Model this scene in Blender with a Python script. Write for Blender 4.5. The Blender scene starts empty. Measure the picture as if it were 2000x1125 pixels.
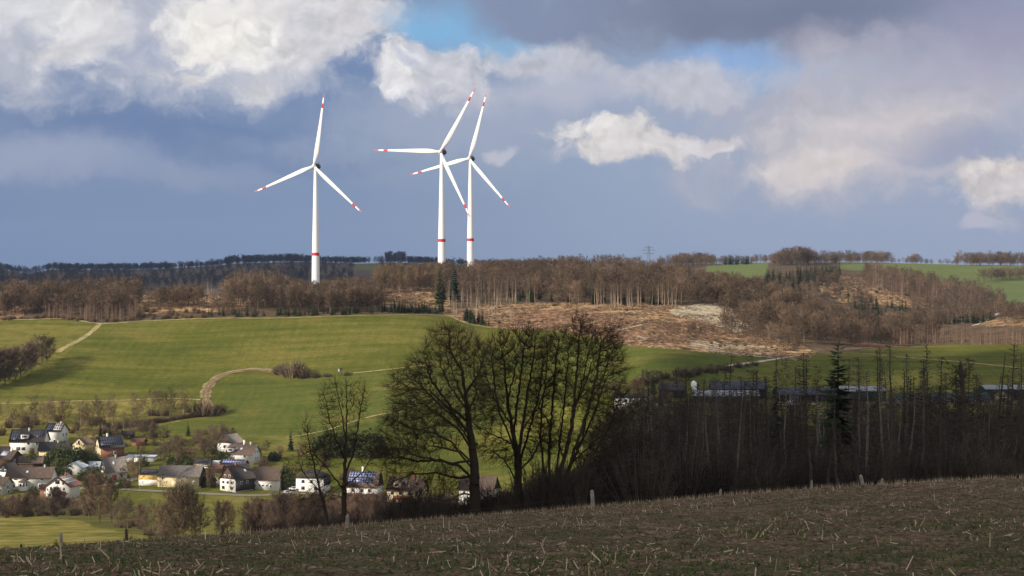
import bpy, math, random
import numpy as np
from mathutils import Vector, Matrix, Euler

random.seed(7)
RNG = np.random.default_rng(11)
F, CX, HY = 3732.0, 1000.0, 500.0          # focal length and principal point of a 2000 px wide picture
scene = bpy.context.scene
COL = scene.collection
R = math.radians

# ---------------------------------------------------------------- helpers
def srgb(r, g, b):
    def f(c):
        c /= 255.0
        return c / 12.92 if c <= 0.04045 else ((c + 0.055) / 1.055) ** 2.4
    return (f(r), f(g), f(b), 1.0)

class Geo:
    """collects vertices, quads and triangles of one mesh"""
    def __init__(s):
        s.V = []; s.n = 0; s.Q = []; s.T = []; s.QM = []; s.TM = []; s.A = []
    def add(s, V, Q=None, T=None, m=0, a=0.0):
        V = np.asarray(V, float).reshape(-1, 3)
        if Q is not None and len(Q):
            Q = np.asarray(Q, np.int64).reshape(-1, 4)
            s.Q.append(Q + s.n); s.QM.append(np.full(len(Q), m))
        if T is not None and len(T):
            T = np.asarray(T, np.int64).reshape(-1, 3)
            s.T.append(T + s.n); s.TM.append(np.full(len(T), m))
        s.V.append(V); s.n += len(V); s.A.append(np.full(len(V), a))
    def tubes(s, P0, P1, R0, R1, n=3, m=0, cap=False):
        P0 = np.asarray(P0, float).reshape(-1, 3); P1 = np.asarray(P1, float).reshape(-1, 3)
        k = len(P0)
        if not k: return
        R0 = np.broadcast_to(np.asarray(R0, float), (k,)); R1 = np.broadcast_to(np.asarray(R1, float), (k,))
        d = P1 - P0; L = np.linalg.norm(d, axis=1, keepdims=True); d = d / np.maximum(L, 1e-9)
        up = np.where(np.abs(d[:, 2:3]) > 0.9, np.array([[1.0, 0, 0]]), np.array([[0, 0, 1.0]]))
        u = np.cross(d, up); u /= np.linalg.norm(u, axis=1, keepdims=True); v = np.cross(d, u)
        a = np.arange(n) * 2 * math.pi / n
        ring = u[:, None, :] * np.cos(a)[None, :, None] + v[:, None, :] * np.sin(a)[None, :, None]
        V = np.concatenate([P0[:, None, :] + ring * R0[:, None, None], P1[:, None, :] + ring * R1[:, None, None]], axis=1)
        i = np.arange(n); j = (i + 1) % n
        q = np.stack([i, j, j + n, i + n], 1)
        Q = (q[None] + (np.arange(k) * 2 * n)[:, None, None]).reshape(-1, 4)
        s.add(V.reshape(-1, 3), Q, m=m)
        if cap:
            for e in range(k):
                b = s.n - (k - e) * 2 * n
                if n == 4:
                    s.Q.append(np.array([[b + 7, b + 6, b + 5, b + 4]])); s.QM.append(np.array([m]))
                else:
                    t = [[b + n, b + n + x, b + n + x + 1] for x in range(1, n - 1)]
                    s.T.append(np.array(t)); s.TM.append(np.full(len(t), m))
    def spikes(s, P0, P1, R0, m=0):
        """thin three sided needles"""
        P0 = np.asarray(P0, float).reshape(-1, 3); P1 = np.asarray(P1, float).reshape(-1, 3); k = len(P0)
        if not k: return
        R0 = np.broadcast_to(np.asarray(R0, float), (k,))
        d = P1 - P0; d = d / np.maximum(np.linalg.norm(d, axis=1, keepdims=True), 1e-9)
        up = np.where(np.abs(d[:, 2:3]) > 0.9, np.array([[1.0, 0, 0]]), np.array([[0, 0, 1.0]]))
        u = np.cross(d, up); u /= np.linalg.norm(u, axis=1, keepdims=True); v = np.cross(d, u)
        r = R0[:, None]
        V = np.stack([P0 + u * r, P0 - u * r * .5 + v * r * .87, P0 - u * r * .5 - v * r * .87, P1], 1)
        t = np.array([[0, 1, 3], [1, 2, 3], [2, 0, 3]])
        T = (t[None] + (np.arange(k) * 4)[:, None, None]).reshape(-1, 3)
        s.add(V.reshape(-1, 3), T=T, m=m)
    def box(s, c, size, rz=0.0, m=0, M=None):
        x, y, z = [q / 2 for q in size]
        P = np.array([[-x, -y, -z], [x, -y, -z], [x, y, -z], [-x, y, -z], [-x, -y, z], [x, -y, z], [x, y, z], [-x, y, z]])
        if rz:
            cc, ss = math.cos(rz), math.sin(rz)
            P = P @ np.array([[cc, ss, 0], [-ss, cc, 0], [0, 0, 1]])
        P = P + np.asarray(c, float)
        s.add(P, [[0, 3, 2, 1], [4, 5, 6, 7], [0, 1, 5, 4], [1, 2, 6, 5], [2, 3, 7, 6], [3, 0, 4, 7]], m=m)
    def lathe(s, prof, n=24, m=0):
        """prof: list of (r, z)"""
        a = np.arange(n) * 2 * math.pi / n
        V = np.concatenate([np.stack([r * np.cos(a), r * np.sin(a), np.full(n, z)], 1) for r, z in prof])
        Q = []
        for k in range(len(prof) - 1):
            for i in range(n):
                j = (i + 1) % n
                Q.append([k * n + i, k * n + j, (k + 1) * n + j, (k + 1) * n + i])
        s.add(V, Q, m=m)
    def merge(s, o, loc, rz, sc, a=0.0, szz=1.0):
        cc, ss = math.cos(rz) * sc, math.sin(rz) * sc
        M = np.array([[cc, ss, 0], [-ss, cc, 0], [0, 0, sc * szz]])
        V = o[0] @ M + np.asarray(loc)
        if len(o[1]): s.Q.append(o[1] + s.n); s.QM.append(o[3])
        if len(o[2]): s.T.append(o[2] + s.n); s.TM.append(o[4])
        s.V.append(V); s.n += len(V); s.A.append(np.full(len(V), a))
    def packed(s):
        V = np.concatenate(s.V) if s.V else np.zeros((0, 3))
        Q = np.concatenate(s.Q) if s.Q else np.zeros((0, 4), np.int64); T = np.concatenate(s.T) if s.T else np.zeros((0, 3), np.int64)
        QM = np.concatenate(s.QM) if s.QM else np.zeros(0, int); TM = np.concatenate(s.TM) if s.TM else np.zeros(0, int)
        return V, Q, T, QM, TM
    def mesh(s, name, mats, smooth=False, attr=False):
        V, Q, T, QM, TM = s.packed()
        me = bpy.data.meshes.new(name)
        me.vertices.add(len(V)); me.vertices.foreach_set('co', V.astype(np.float32).ravel())
        nl = len(Q) * 4 + len(T) * 3
        me.loops.add(nl); me.loops.foreach_set('vertex_index', np.concatenate([Q.ravel(), T.ravel()]).astype(np.int32))
        me.polygons.add(len(Q) + len(T))
        st = np.concatenate([np.arange(len(Q)) * 4, len(Q) * 4 + np.arange(len(T)) * 3]).astype(np.int32)
        me.polygons.foreach_set('loop_start', st)
        me.polygons.foreach_set('material_index', np.concatenate([QM, TM]).astype(np.int32))
        if smooth: me.polygons.foreach_set('use_smooth', np.ones(len(Q) + len(T), bool))
        if attr:
            at = me.attributes.new('tint', 'FLOAT', 'POINT'); at.data.foreach_set('value', np.concatenate(s.A).astype(np.float32))
        for m in (mats if isinstance(mats, (list, tuple)) else [mats]): me.materials.append(m)
        me.update(calc_edges=True)
        return me
    def build(s, name, mats, parent=None, smooth=False, loc=None, attr=False):
        o = bpy.data.objects.new(name, s.mesh(name, mats, smooth, attr)); COL.objects.link(o)
        if parent is not None: o.parent = parent
        if loc is not None: o.location = loc
        return o

def tag(o, label=None, cat=None, group=None, kind=None):
    if label: o['label'] = label
    if cat: o['category'] = cat
    if group: o['group'] = group
    if kind: o['kind'] = kind
    return o

def empty(name, loc, rz=0.0, label=None, cat=None, group=None, sc=1.0):
    o = bpy.data.objects.new(name, None); COL.objects.link(o)
    o.location = loc; o.rotation_euler = (0, 0, rz); o.scale = (sc, sc, sc); o.empty_display_size = 0.5
    return tag(o, label, cat, group)

def child(name, me, parent):
    o = bpy.data.objects.new(name, me); COL.objects.link(o); o.parent = parent
    return o

# ---------------------------------------------------------------- value noise
_PERM = np.random.default_rng(3).random((256, 256))
def vnoise(x, y):
    xi = np.floor(x).astype(int); yi = np.floor(y).astype(int)
    fx = x - xi; fy = y - yi
    fx = fx * fx * (3 - 2 * fx); fy = fy * fy * (3 - 2 * fy)
    a = _PERM[xi & 255, yi & 255]; b = _PERM[(xi + 1) & 255, yi & 255]
    c = _PERM[xi & 255, (yi + 1) & 255]; d = _PERM[(xi + 1) & 255, (yi + 1) & 255]
    return (a * (1 - fx) + b * fx) * (1 - fy) + (c * (1 - fx) + d * fx) * fy
def fbm(x, y, o=4):
    s = 0; a = 0.5
    for k in range(o):
        s = s + a * (vnoise(x + 17.3 * k, y + 5.1 * k) - 0.5); x = x * 2.03; y = y * 2.03; a *= 0.5
    return s

# ---------------------------------------------------------------- terrain
def pchip(xk, yk, x):
    xk = np.asarray(xk, float); yk = np.asarray(yk, float)
    h = np.diff(xk); dl = np.diff(yk) / h
    d = np.zeros(len(xk))
    for i in range(1, len(xk) - 1):
        if dl[i - 1] * dl[i] > 0:
            w1 = 2 * h[i] + h[i - 1]; w2 = h[i] + 2 * h[i - 1]
            d[i] = (w1 + w2) / (w1 / dl[i - 1] + w2 / dl[i])
    d[0] = dl[0]; d[-1] = dl[-1]
    i = np.clip(np.searchsorted(xk, x) - 1, 0, len(h) - 1)
    t = (x - xk[i]) / h[i]
    return ((1 + 2 * t) * (1 - t) ** 2 * yk[i] + t * (1 - t) ** 2 * h[i] * d[i]
            + t * t * (3 - 2 * t) * yk[i + 1] + t * t * (t - 1) * h[i] * d[i + 1])

EDGE = 120.0
COLS = [0, 250, 500, 750, 1000, 1250, 1500, 1750, 2000]
KN = [
 [(120,1083),(300,1097),(480,1068),(560,1040),(640,1014),(730,977),(770,940),(815,904),(850,874),(890,836),(940,790),(1020,705),(1120,629),(1200,592),(1300,581),(1450,597),(2000,600),(2900,556),(3300,560),(4500,526),(6000,545),(9000,530)],
 [(120,1062),(300,1082),(480,1062),(560,1040),(640,1010),(730,970),(770,940),(815,904),(850,875),(890,840),(940,795),(1020,715),(1120,630),(1200,590),(1300,577),(1450,592),(2000,600),(2900,570),(3300,565),(4500,526),(6000,545),(9000,530)],
 [(120,1045),(300,1075),(480,1060),(560,1045),(640,1015),(730,977),(770,947),(815,907),(860,868),(890,845),(940,795),(1020,715),(1120,622),(1200,594),(1300,578),(1450,594),(2000,600),(2900,570),(3300,560),(4500,518),(6000,545),(9000,530)],
 [(120,1026),(300,1060),(480,1055),(560,1050),(640,1025),(730,985),(790,945),(840,890),(880,850),(940,785),(1020,700),(1125,616),(1200,600),(1300,570),(1400,552),(1500,555),(2000,590),(2900,560),(3300,555),(4500,517),(6000,545),(9000,530)],
 [(120,1007),(300,1040),(480,1040),(600,1020),(700,985),(780,940),(840,890),(900,820),(960,750),(1020,690),(1080,650),(1120,636),(1200,612),(1300,580),(1400,558),(1500,543),(1600,538),(1800,550),(2900,548),(3300,545),(4500,521),(6000,545),(9000,530)],
 [(120,987),(300,1015),(480,1010),(600,915),(650,867),(750,820),(830,787),(870,745),(950,676),(1000,660),(1100,629),(1200,600),(1300,573),(1420,549),(1550,537),(1700,537),(2000,546),(2300,531),(2600,521),(3000,530),(4500,525),(6000,545),(9000,530)],
 [(120,965),(300,1000),(480,985),(600,900),(700,845),(830,787),(880,740),(960,697),(1050,668),(1100,652),(1200,622),(1300,593),(1380,583),(1500,604),(1650,588),(1800,554),(1950,537),(2300,522),(2600,513),(3500,540),(4500,525),(6000,545),(9000,530)],
 [(120,949),(300,985),(480,975),(600,890),(700,840),(830,785),(900,740),(980,692),(1020,679),(1060,686),(1150,672),(1220,656),(1350,666),(1550,638),(1700,602),(1850,565),(1980,549),(2200,536),(2600,514),(3500,535),(4500,525),(6000,545),(9000,530)],
 [(120,937),(300,975),(480,965),(600,885),(700,835),(830,784),(900,740),(980,690),(1030,672),(1060,677),(1150,652),(1230,627),(1300,614),(1400,627),(1600,622),(1850,602),(2000,584),(2200,561),(2600,519),(3500,540),(4500,525),(6000,545),(9000,530)],
]
TG = np.concatenate([np.linspace(0, 100, 100, endpoint=False), np.geomspace(100, 9000, 2400)])
TAB = []
for kn in KN:
    ys = [0.0, 35.0] + [k[0] for k in kn]
    zs = [-1.7, -(1125 - HY) / F * 35] + [-(k[1] - HY) / F * k[0] for k in kn]
    TAB.append(pchip(ys, zs, TG))
TAB = np.array(TAB)
FARX = [-400, 0, 55, 100, 300, 400, 460, 600, 700, 780, 850, 950, 1100, 2400]
FARD = [0, 0, 9, 0, 1, 0, -4, -5, -2, -4, -2, 0, 0, 0]
def height(X, Y, und=True):
    X = np.asarray(X, float); Y = np.asarray(Y, float)
    px = CX + F * X / np.maximum(Y, 55.0)
    u = np.clip(px, -100, 2100) / 250.0
    u = np.clip(u, 0, 8)
    i = np.clip(np.floor(u).astype(int), 0, 7); t = u - i
    yy = np.clip(Y, 0, 8999)
    gi = np.where(yy < 100, yy, 100 + np.log(yy / 100.0 + 1e-12) / math.log(90.0) * 2399)
    gi = np.clip(gi, 0, len(TG) - 1.001); g0 = np.floor(gi).astype(int); gt = gi - g0
    def S(k):
        k = np.clip(k, 0, 8); return TAB[k, g0] * (1 - gt) + TAB[k, g0 + 1] * gt
    p0, p1, p2, p3 = S(i - 1), S(i), S(i + 1), S(i + 2)
    z = 0.5 * ((2 * p1) + (-p0 + p2) * t + (2 * p0 - 5 * p1 + 4 * p2 - p3) * t * t + (-p0 + 3 * p1 - 3 * p2 + p3) * t ** 3)
    w = np.clip((Y - 3000) / 1000, 0, 1)
    z = z - w * np.interp(px, FARX, FARD) / F * Y
    z = np.where(Y < 0, -1.7 - 0.119 * Y, z)
    if und:
        w1 = np.clip((Y - 420) / 300, 0, 1) * np.clip((Y - 100) / 50, 0, 1)
        z = z + w1 * (1.6 * fbm(X / 70.0, Y / 70.0, 3) + 0.0)
    return z
def H1(X, Y): return float(height(np.array([X]), np.array([Y]))[0])
def hit(px, py, y0=400.0, y1=6000.0):
    """ground point seen at picture position (px, py), first beyond y0"""
    Y = np.geomspace(y0, y1, 1500); X = (px - CX) / F * Y
    z = height(X, Y); q = HY - F * z / Y
    k = np.nonzero(q <= py)[0]
    k = k[0] if len(k) else len(Y) - 1
    return float(X[k]), float(Y[k]), float(z[k])
def at(px, Y):
    X = (px - CX) / F * Y
    return X, Y, H1(X, Y)
def mpp(Y): return Y / F

# ---------------------------------------------------------------- materials
def newmat(name):
    m = bpy.data.materials.new(name); m.use_nodes = True
    nt = m.node_tree; nt.nodes.clear()
    out = nt.nodes.new('ShaderNodeOutputMaterial'); b = nt.nodes.new('ShaderNodeBsdfPrincipled')
    nt.links.new(b.outputs[0], out.inputs[0]); b.inputs['Roughness'].default_value = 0.8
    b.inputs['Specular IOR Level'].default_value = 0.25
    return m, nt, b
class NT:
    def __init__(s, nt): s.nt = nt
    def n(s, t, **k):
        o = s.nt.nodes.new(t)
        for a, v in k.items(): setattr(o, a, v)
        return o
    def l(s, a, b): s.nt.links.new(a, b)
    def val(s, sock, v):
        if hasattr(v, 'default_value') or hasattr(v, 'is_linked'): s.l(v, sock)
        else: sock.default_value = v
    def math(s, op, a, b=0.0, clamp=False):
        o = s.n('ShaderNodeMath', operation=op, use_clamp=clamp); s.val(o.inputs[0], a); s.val(o.inputs[1], b); return o.outputs[0]
    def vmath(s, op, a, b=(0, 0, 0), out=0):
        o = s.n('ShaderNodeVectorMath', operation=op); s.val(o.inputs[0], a)
        if op == 'SCALE': s.val(o.inputs['Scale'], b)
        else: s.val(o.inputs[1], b)
        return o.outputs[out]
    def noise(s, vec, scale, detail=4, rough=0.55, out=0, dist=0.0):
        o = s.n('ShaderNodeTexNoise'); o.inputs['Scale'].default_value = scale; o.inputs['Detail'].default_value = detail
        o.inputs['Roughness'].default_value = rough; o.inputs['Distortion'].default_value = dist
        if vec is not None: s.l(vec, o.inputs['Vector'])
        return o.outputs[out]
    def noise2(s, *a, **k):
        o = s.noise(*a, **k); o.node.noise_dimensions = '2D'; return o
    def ramp(s, fac, stops, interp='LINEAR'):
        o = s.n('ShaderNodeValToRGB'); o.color_ramp.interpolation = interp
        e = o.color_ramp.elements
        while len(e) < len(stops): e.new(0.5)
        for i, (p, c) in enumerate(stops):
            e[i].position = p; e[i].color = c if len(c) == 4 else (*c, 1)
        s.l(fac, o.inputs[0]); return o.outputs[0]
    def mix(s, fac, a, b, mode='MIX'):
        o = s.n('ShaderNodeMix', data_type='RGBA', blend_type=mode)
        s.val(o.inputs[0], fac); s.val(o.inputs[6], a); s.val(o.inputs[7], b); return o.outputs[2]
    def maprange(s, v, a, b, c=0.0, d=1.0, smooth=True):
        o = s.n('ShaderNodeMapRange', interpolation_type='SMOOTHSTEP' if smooth else 'LINEAR')
        s.val(o.inputs[0], v)
        for k, q in enumerate((a, b, c, d)): s.val(o.inputs[k + 1], q)
        return o.outputs[0]
    def scalev(s, vec, sc):
        o = s.n('ShaderNodeMapping'); o.inputs['Scale'].default_value = sc; s.l(vec, o.inputs[0]); return o.outputs[0]
    def pos(s): return s.n('ShaderNodeNewGeometry').outputs['Position']
    def bump(s, h, b, strength=0.5, dist=0.1):
        o = s.n('ShaderNodeBump'); o.inputs['Strength'].default_value = strength; o.inputs['Distance'].default_value = dist
        s.l(h, o.inputs['Height']); s.l(o.outputs[0], b.inputs['Normal'])

def plain(name, col, rough=0.7, var=0.25, scale=0.6, spec=0.25, bump=0.0):
    """base colour with soft weathering noise"""
    m, nt, b = newmat(name); T = NT(nt)
    co = T.n('ShaderNodeTexCoord').outputs['Object']
    n = T.noise(co, scale, 5, 0.6)
    c2 = tuple(c * (1 - var) for c in col[:3]) + (1,); c1 = tuple(min(1, c * (1 + var * 0.6)) for c in col[:3]) + (1,)
    T.l(T.ramp(n, [(0.3, c2), (0.7, c1)]), b.inputs['Base Color'])
    b.inputs['Roughness'].default_value = rough; b.inputs['Specular IOR Level'].default_value = spec
    if bump: T.bump(T.noise(co, scale * 12, 3), b, bump, 0.05)
    return m

def treemat(name, stops, rough=0.9, nscale=0.35):
    """bark or twig colour that differs from tree to tree"""
    m, nt, b = newmat(name); T = NT(nt)
    oi = T.n('ShaderNodeObjectInfo').outputs['Random']
    at_ = T.n('ShaderNodeAttribute'); at_.attribute_name = 'tint'
    f = T.math('FRACT', T.math('ADD', oi, at_.outputs['Fac']))
    n = T.noise(T.pos(), nscale, 3, 0.6)
    f = T.math('ADD', T.math('MULTIPLY', f, 0.85), T.math('MULTIPLY', n, 0.22), clamp=True)
    T.l(T.ramp(f, stops), b.inputs['Base Color'])
    b.inputs['Roughness'].default_value = rough; b.inputs['Specular IOR Level'].default_value = 0.1
    return m
HAZE = 0.000032

# ---------------------------------------------------------------- camera, sun, sky
cd = bpy.data.cameras.new('camera'); cam = bpy.data.objects.new('camera', cd); COL.objects.link(cam)
cd.sensor_width = 36.0; cd.lens = F / 2000 * 36.0; cd.shift_y = -(562.5 - HY) / 2000.0
cam.location = (0, 0, 0); cam.rotation_euler = (R(90), 0, 0)
cd.clip_start = 0.5; cd.clip_end = 30000
scene.camera = cam
scene.view_settings.view_transform = 'Standard'; scene.view_settings.look = 'None'
scene.view_settings.exposure = 0.0; scene.view_settings.gamma = 1.0

SUN_EL = R(25.0)
sd = Vector((-0.81, -0.59, 0)).normalized() * math.cos(SUN_EL); sd.z = math.sin(SUN_EL)
sl = bpy.data.lights.new('sun', 'SUN'); sl.energy = 5.0; sl.angle = R(0.5); sl.color = (1.0, 0.90, 0.76)
so = bpy.data.objects.new('sun', sl); COL.objects.link(so)
so.rotation_euler = (-sd).to_track_quat('-Z', 'Y').to_euler(); so.location = (-300, -150, 300)

w = bpy.data.worlds.new('World'); scene.world = w; w.use_nodes = True
wn = w.node_tree; wn.nodes.clear(); T = NT(wn)
out = T.n('ShaderNodeOutputWorld'); bg = T.n('ShaderNodeBackground'); bg.inputs['Strength'].default_value = 0.1
T.l(bg.outputs[0], out.inputs[0])
sky = T.n('ShaderNodeTexSky', sky_type='NISHITA'); sky.sun_disc = False
sky.sun_elevation = SUN_EL; sky.sun_rotation = math.atan2(sd.x, sd.y); sky.air_density = 1.2; sky.dust_density = 1.0
tc = T.n('ShaderNodeTexCoord').outputs['Generated']
sp = T.n('ShaderNodeSeparateXYZ'); T.l(tc, sp.inputs[0])
az = T.math('ARCTAN2', sp.outputs[0], sp.outputs[1])
hl = T.math('SQRT', T.math('ADD', T.math('MULTIPLY', sp.outputs[0], sp.outputs[0]), T.math('MULTIPLY', sp.outputs[1], sp.outputs[1])))
el = T.math('ARCTAN2', sp.outputs[2], hl)
# azimuth and elevation in hundredths: one unit is 1000/F radians
u = T.math('ADD', T.math('MULTIPLY', az, F / 1000), CX / 1000)
v = T.math('SUBTRACT', HY / 1000, T.math('MULTIPLY', el, F / 1000))
cv = T.n('ShaderNodeCombineXYZ'); T.l(u, cv.inputs[0]); T.l(v, cv.inputs[1]); uv = cv.outputs[0]
# domain warp at two scales
wa = T.noise2(uv, 3.2, 3, 0.5, out=1)
wb = T.noise2(uv, 13.0, 5, 0.6, out=1)
uvw = T.vmath('ADD', uv, T.vmath('SCALE', T.vmath('SUBTRACT', wa, (0.5, 0.5, 0.5)), 0.10))
uvw = T.vmath('ADD', uvw, T.vmath('SCALE', T.vmath('SUBTRACT', wb, (0.5, 0.5, 0.5)), 0.050))
N = T.noise2(T.scalev(uvw, (1.0, 1.35, 1.0)), 8.5, 12, 0.62)
N2 = T.noise2(T.scalev(T.vmath('ADD', uvw, (-0.010, -0.014, 0.0)), (1.0, 1.5, 1.0)), 7.0, 6, 0.56)
N1 = T.noise2(T.scalev(uvw, (1.0, 1.5, 1.0)), 7.0, 6, 0.56)
Nc = T.math('SUBTRACT', N, 0.5)
relief = T.math('SUBTRACT', N1, N2)
def voro(vec, scale):
    o = T.n('ShaderNodeTexVoronoi'); o.voronoi_dimensions = '2D'; o.feature = 'F1'; o.inputs['Scale'].default_value = scale; o.inputs['Detail'].default_value = 3.0; o.inputs['Roughness'].default_value = 0.55; T.l(vec, o.inputs['Vector']); return o.outputs['Distance']
B1 = T.math('SUBTRACT', voro(T.scalev(uvw, (1.0, 1.25, 1.0)), 15.0), 0.60)
B2 = T.math('SUBTRACT', voro(T.scalev(T.vmath('ADD', uvw, (0.010, 0.016, 0.0)), (1.0, 1.25, 1.0)), 15.0), 0.60)
brel = T.math('SUBTRACT', B2, B1)
K = 10.0
def C(r, g, b): c = srgb(r, g, b); return (c[0] * K, c[1] * K, c[2] * K, 1)
base = T.ramp(T.maprange(u, 0.0, 2.0, smooth=False), [(0.0, srgb(116, 140, 179)), (0.35, srgb(126, 148, 184)), (0.6, srgb(147, 164, 194)), (1.0, srgb(155, 168, 196))])
base = T.vmath('SCALE', base, K)
colr = base
relmask = None
def layer(cx, cy, rx, ry, col, op=1.0, soft=0.5, na=1.4, rot=0.0, rel=0.0, bil=0.40):
    global colr, relmask
    mp = T.n('ShaderNodeMapping', vector_type='TEXTURE')
    mp.inputs['Location'].default_value = (cx / 1000, cy / 1000, 0); mp.inputs['Rotation'].default_value = (0, 0, R(rot))
    mp.inputs['Scale'].default_value = (rx / 1000, ry / 1000, 1); T.l(uvw, mp.inputs[0])
    d = T.vmath('LENGTH', mp.outputs[0], out=1)
    d = T.math('ADD', d, T.math('MULTIPLY', Nc, na))
    if rel: d = T.math('ADD', d, T.math('MULTIPLY', B1, bil * 0.7 * na)); soft = soft * (1 - .45 * bil)
    k = T.maprange(d, 1 - soft, 1 + soft, op, 0.0)
    c = C(*col)
    if rel:
        f = T.math('ADD', 1.0, T.math('ADD', T.math('MULTIPLY', relief, rel * 0.24), T.math('ADD', T.math('MULTIPLY', brel, rel * 0.055), T.math('MULTIPLY', B1, rel * -0.04))))
        c = T.vmath('SCALE', c[:3], f)
    colr = T.mix(k, colr, c)
L = layer
L(150, 235, 420, 110, (134, 149, 184), .7, .7)
L(420, 262, 420, 42, (98, 124, 170), .85, .7, 1.0, 3)
L(640, 165, 190, 75, (102, 128, 174), .85, .7)
L(90, 318, 220, 34, (158, 167, 194), .7, .7, 1.5)
L(330, 335, 160, 22, (144, 157, 188), .5, .8)
L(700, 275, 240, 22, (145, 160, 188), .6, .8, 1.5)
L(900, 235, 190, 85, (154, 167, 191), .75, .8)
L(150, 60, 390, 130, (188, 191, 206), .95, .55, 1.8, 0, 1.6, .16)
L(20, 20, 140, 60, (226, 225, 230), .85, .7, 1.6, 0, 1.4, .22)
L(180, 72, 80, 85, (234, 231, 231), .9, .6, 1.8, 20, 2.0, .25)
L(320, 110, 120, 70, (190, 193, 210), .5, .8)
L(480, 140, 165, 55, (196, 198, 212), .95, .6, 1.6)
L(545, 72, 245, 92, (214, 212, 218), 1.0, .4, 1.5, -8, 2.4, .26)
L(440, 78, 110, 84, (248, 244, 238), .95, .6, 1.6, 0, 2.4, .30)
L(715, 38, 120, 48, (218, 214, 218), .95, .5, 1.5, 0, 2.2, .30)
L(500, 20, 150, 25, (238, 234, 232), .6, .7)
L(1150, 215, 420, 70, (160, 170, 196), .75, .8, 1.6)
L(1500, 35, 560, 105, (126, 134, 161), .97, .5, 1.3)
L(1030, 40, 160, 55, (130, 142, 174), .8, .6)
L(1560, 45, 260, 62, (110, 117, 146), .85, .8, 1.2)
L(855, 58, 85, 48, (128, 182, 226), .9, .8, 1.3)
L(990, 95, 100, 24, (138, 184, 224), .75, .6, 1.3, 8)
L(855, 142, 130, 58, (206, 206, 216), 1.0, .4, 1.6, 5, 2.8, .34)
L(778, 138, 34, 42, (240, 238, 240), .9, .6, 1.8, 0, 2.0)
L(800, 128, 26, 9, (150, 160, 190), .5, .9, 2.2, 30)
L(1060, 128, 120, 38, (202, 201, 211), .85, .5, 1.6, 0, 2.2, .26)
L(1080, 180, 160, 34, (186, 188, 206), .8, .7, 1.6)
L(1430, 128, 150, 26, (140, 174, 222), .9, .8, 1.2)
L(1560, 163, 110, 24, (152, 184, 224), .8, .8, 1.2)
L(1340, 174, 150, 38, (200, 199, 210), .82, .55, 1.6, 0, 1.8, .2)
L(1610, 100, 70, 34, (165, 162, 180), .8, .8, 1.4)
L(1740, 225, 360, 120, (184, 182, 196), .92, .6, 1.5, -12, 0.8, .06)
L(1660, 285, 190, 70, (208, 201, 206), .92, .6, 1.6, -14, 1.0, .10)
L(1900, 120, 170, 70, (170, 168, 190), .7, .8)
L(1930, 60, 130, 70, (150, 148, 178), .7, .8)
L(1860, 300, 150, 34, (150, 154, 184), .65, .8)
L(1580, 322, 110, 26, (222, 212, 212), .85, .6, 1.5, -8, 1.2, .12)
L(1800, 342, 90, 12, (192, 188, 202), .7, .8, 1.6, -4)
L(1245, 300, 165, 24, (186, 188, 205), .9, .4, 1.3)
L(1240, 284, 175, 42, (222, 217, 218), 1.0, .3, 1.4, 4, 2.6, .34)
L(1165, 254, 34, 20, (240, 236, 234), .95, .4, 1.2, 0, 2.0)
L(1105, 268, 44, 15, (222, 218, 220), .9, .4, 1.4, 0, 2.0)
L(1360, 284, 80, 22, (214, 209, 214), .9, .4, 1.5, 0, 2.4)
L(1960, 362, 120, 66, (214, 207, 209), .97, .45, 1.5, 0, 2.6, .34)
L(1940, 335, 60, 24, (236, 226, 222), .7, .6, 1.6, 0, 2.0)
L(1906, 447, 30, 12, (190, 190, 208), .95, .5, 1.2)
L(975, 287, 23, 12, (192, 193, 208), .9, .5, 1.2)
# high and behind: clear sky between drifting grey cloud
gen = T.noise(T.scalev(tc, (1.0, 1.0, 2.2)), 2.6, 7, 0.58)
genc = T.mix(T.maprange(gen, 0.36, 0.56), T.vmath('SCALE', sky.outputs[0], 1.0), C(222, 220, 222))
wf = T.math('MULTIPLY', T.maprange(T.math('ABSOLUTE', az), 0.29, 0.5, 1.0, 0.0), T.maprange(el, 0.14, 0.30, 1.0, 0.0))
T.l(T.mix(wf, genc, T.mix(0.93, sky.outputs[0], colr)), bg.inputs[0])
w.cycles.sampling_method = 'MANUAL'; w.cycles.sample_map_resolution = 512

# ---------------------------------------------------------------- haze
TOPZ = 150.0
g = Geo()
hx, hy0, hy1, hz0 = 5200.0, -200.0, 9150.0, -260.0
g.box((0, (hy0 + hy1) / 2, (hz0 + TOPZ) / 2), (2 * hx, hy1 - hy0, TOPZ - hz0))
hm = bpy.data.materials.new('haze'); hm.use_nodes = True; hm.node_tree.nodes.clear()
ho = hm.node_tree.nodes.new('ShaderNodeOutputMaterial'); hv = hm.node_tree.nodes.new('ShaderNodeVolumePrincipled')
hv.inputs['Color'].default_value = (0.55, 0.69, 1.0, 1); hv.inputs['Density'].default_value = HAZE; hv.inputs['Anisotropy'].default_value = 0.2
hm.node_tree.links.new(hv.outputs[0], ho.inputs['Volume'])
tag(g.build('haze', hm), kind='stuff')
scene.cycles.volume_bounces = 0; scene.cycles.max_bounces = 4; scene.cycles.diffuse_bounces = 2; scene.cycles.transparent_max_bounces = 12

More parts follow.
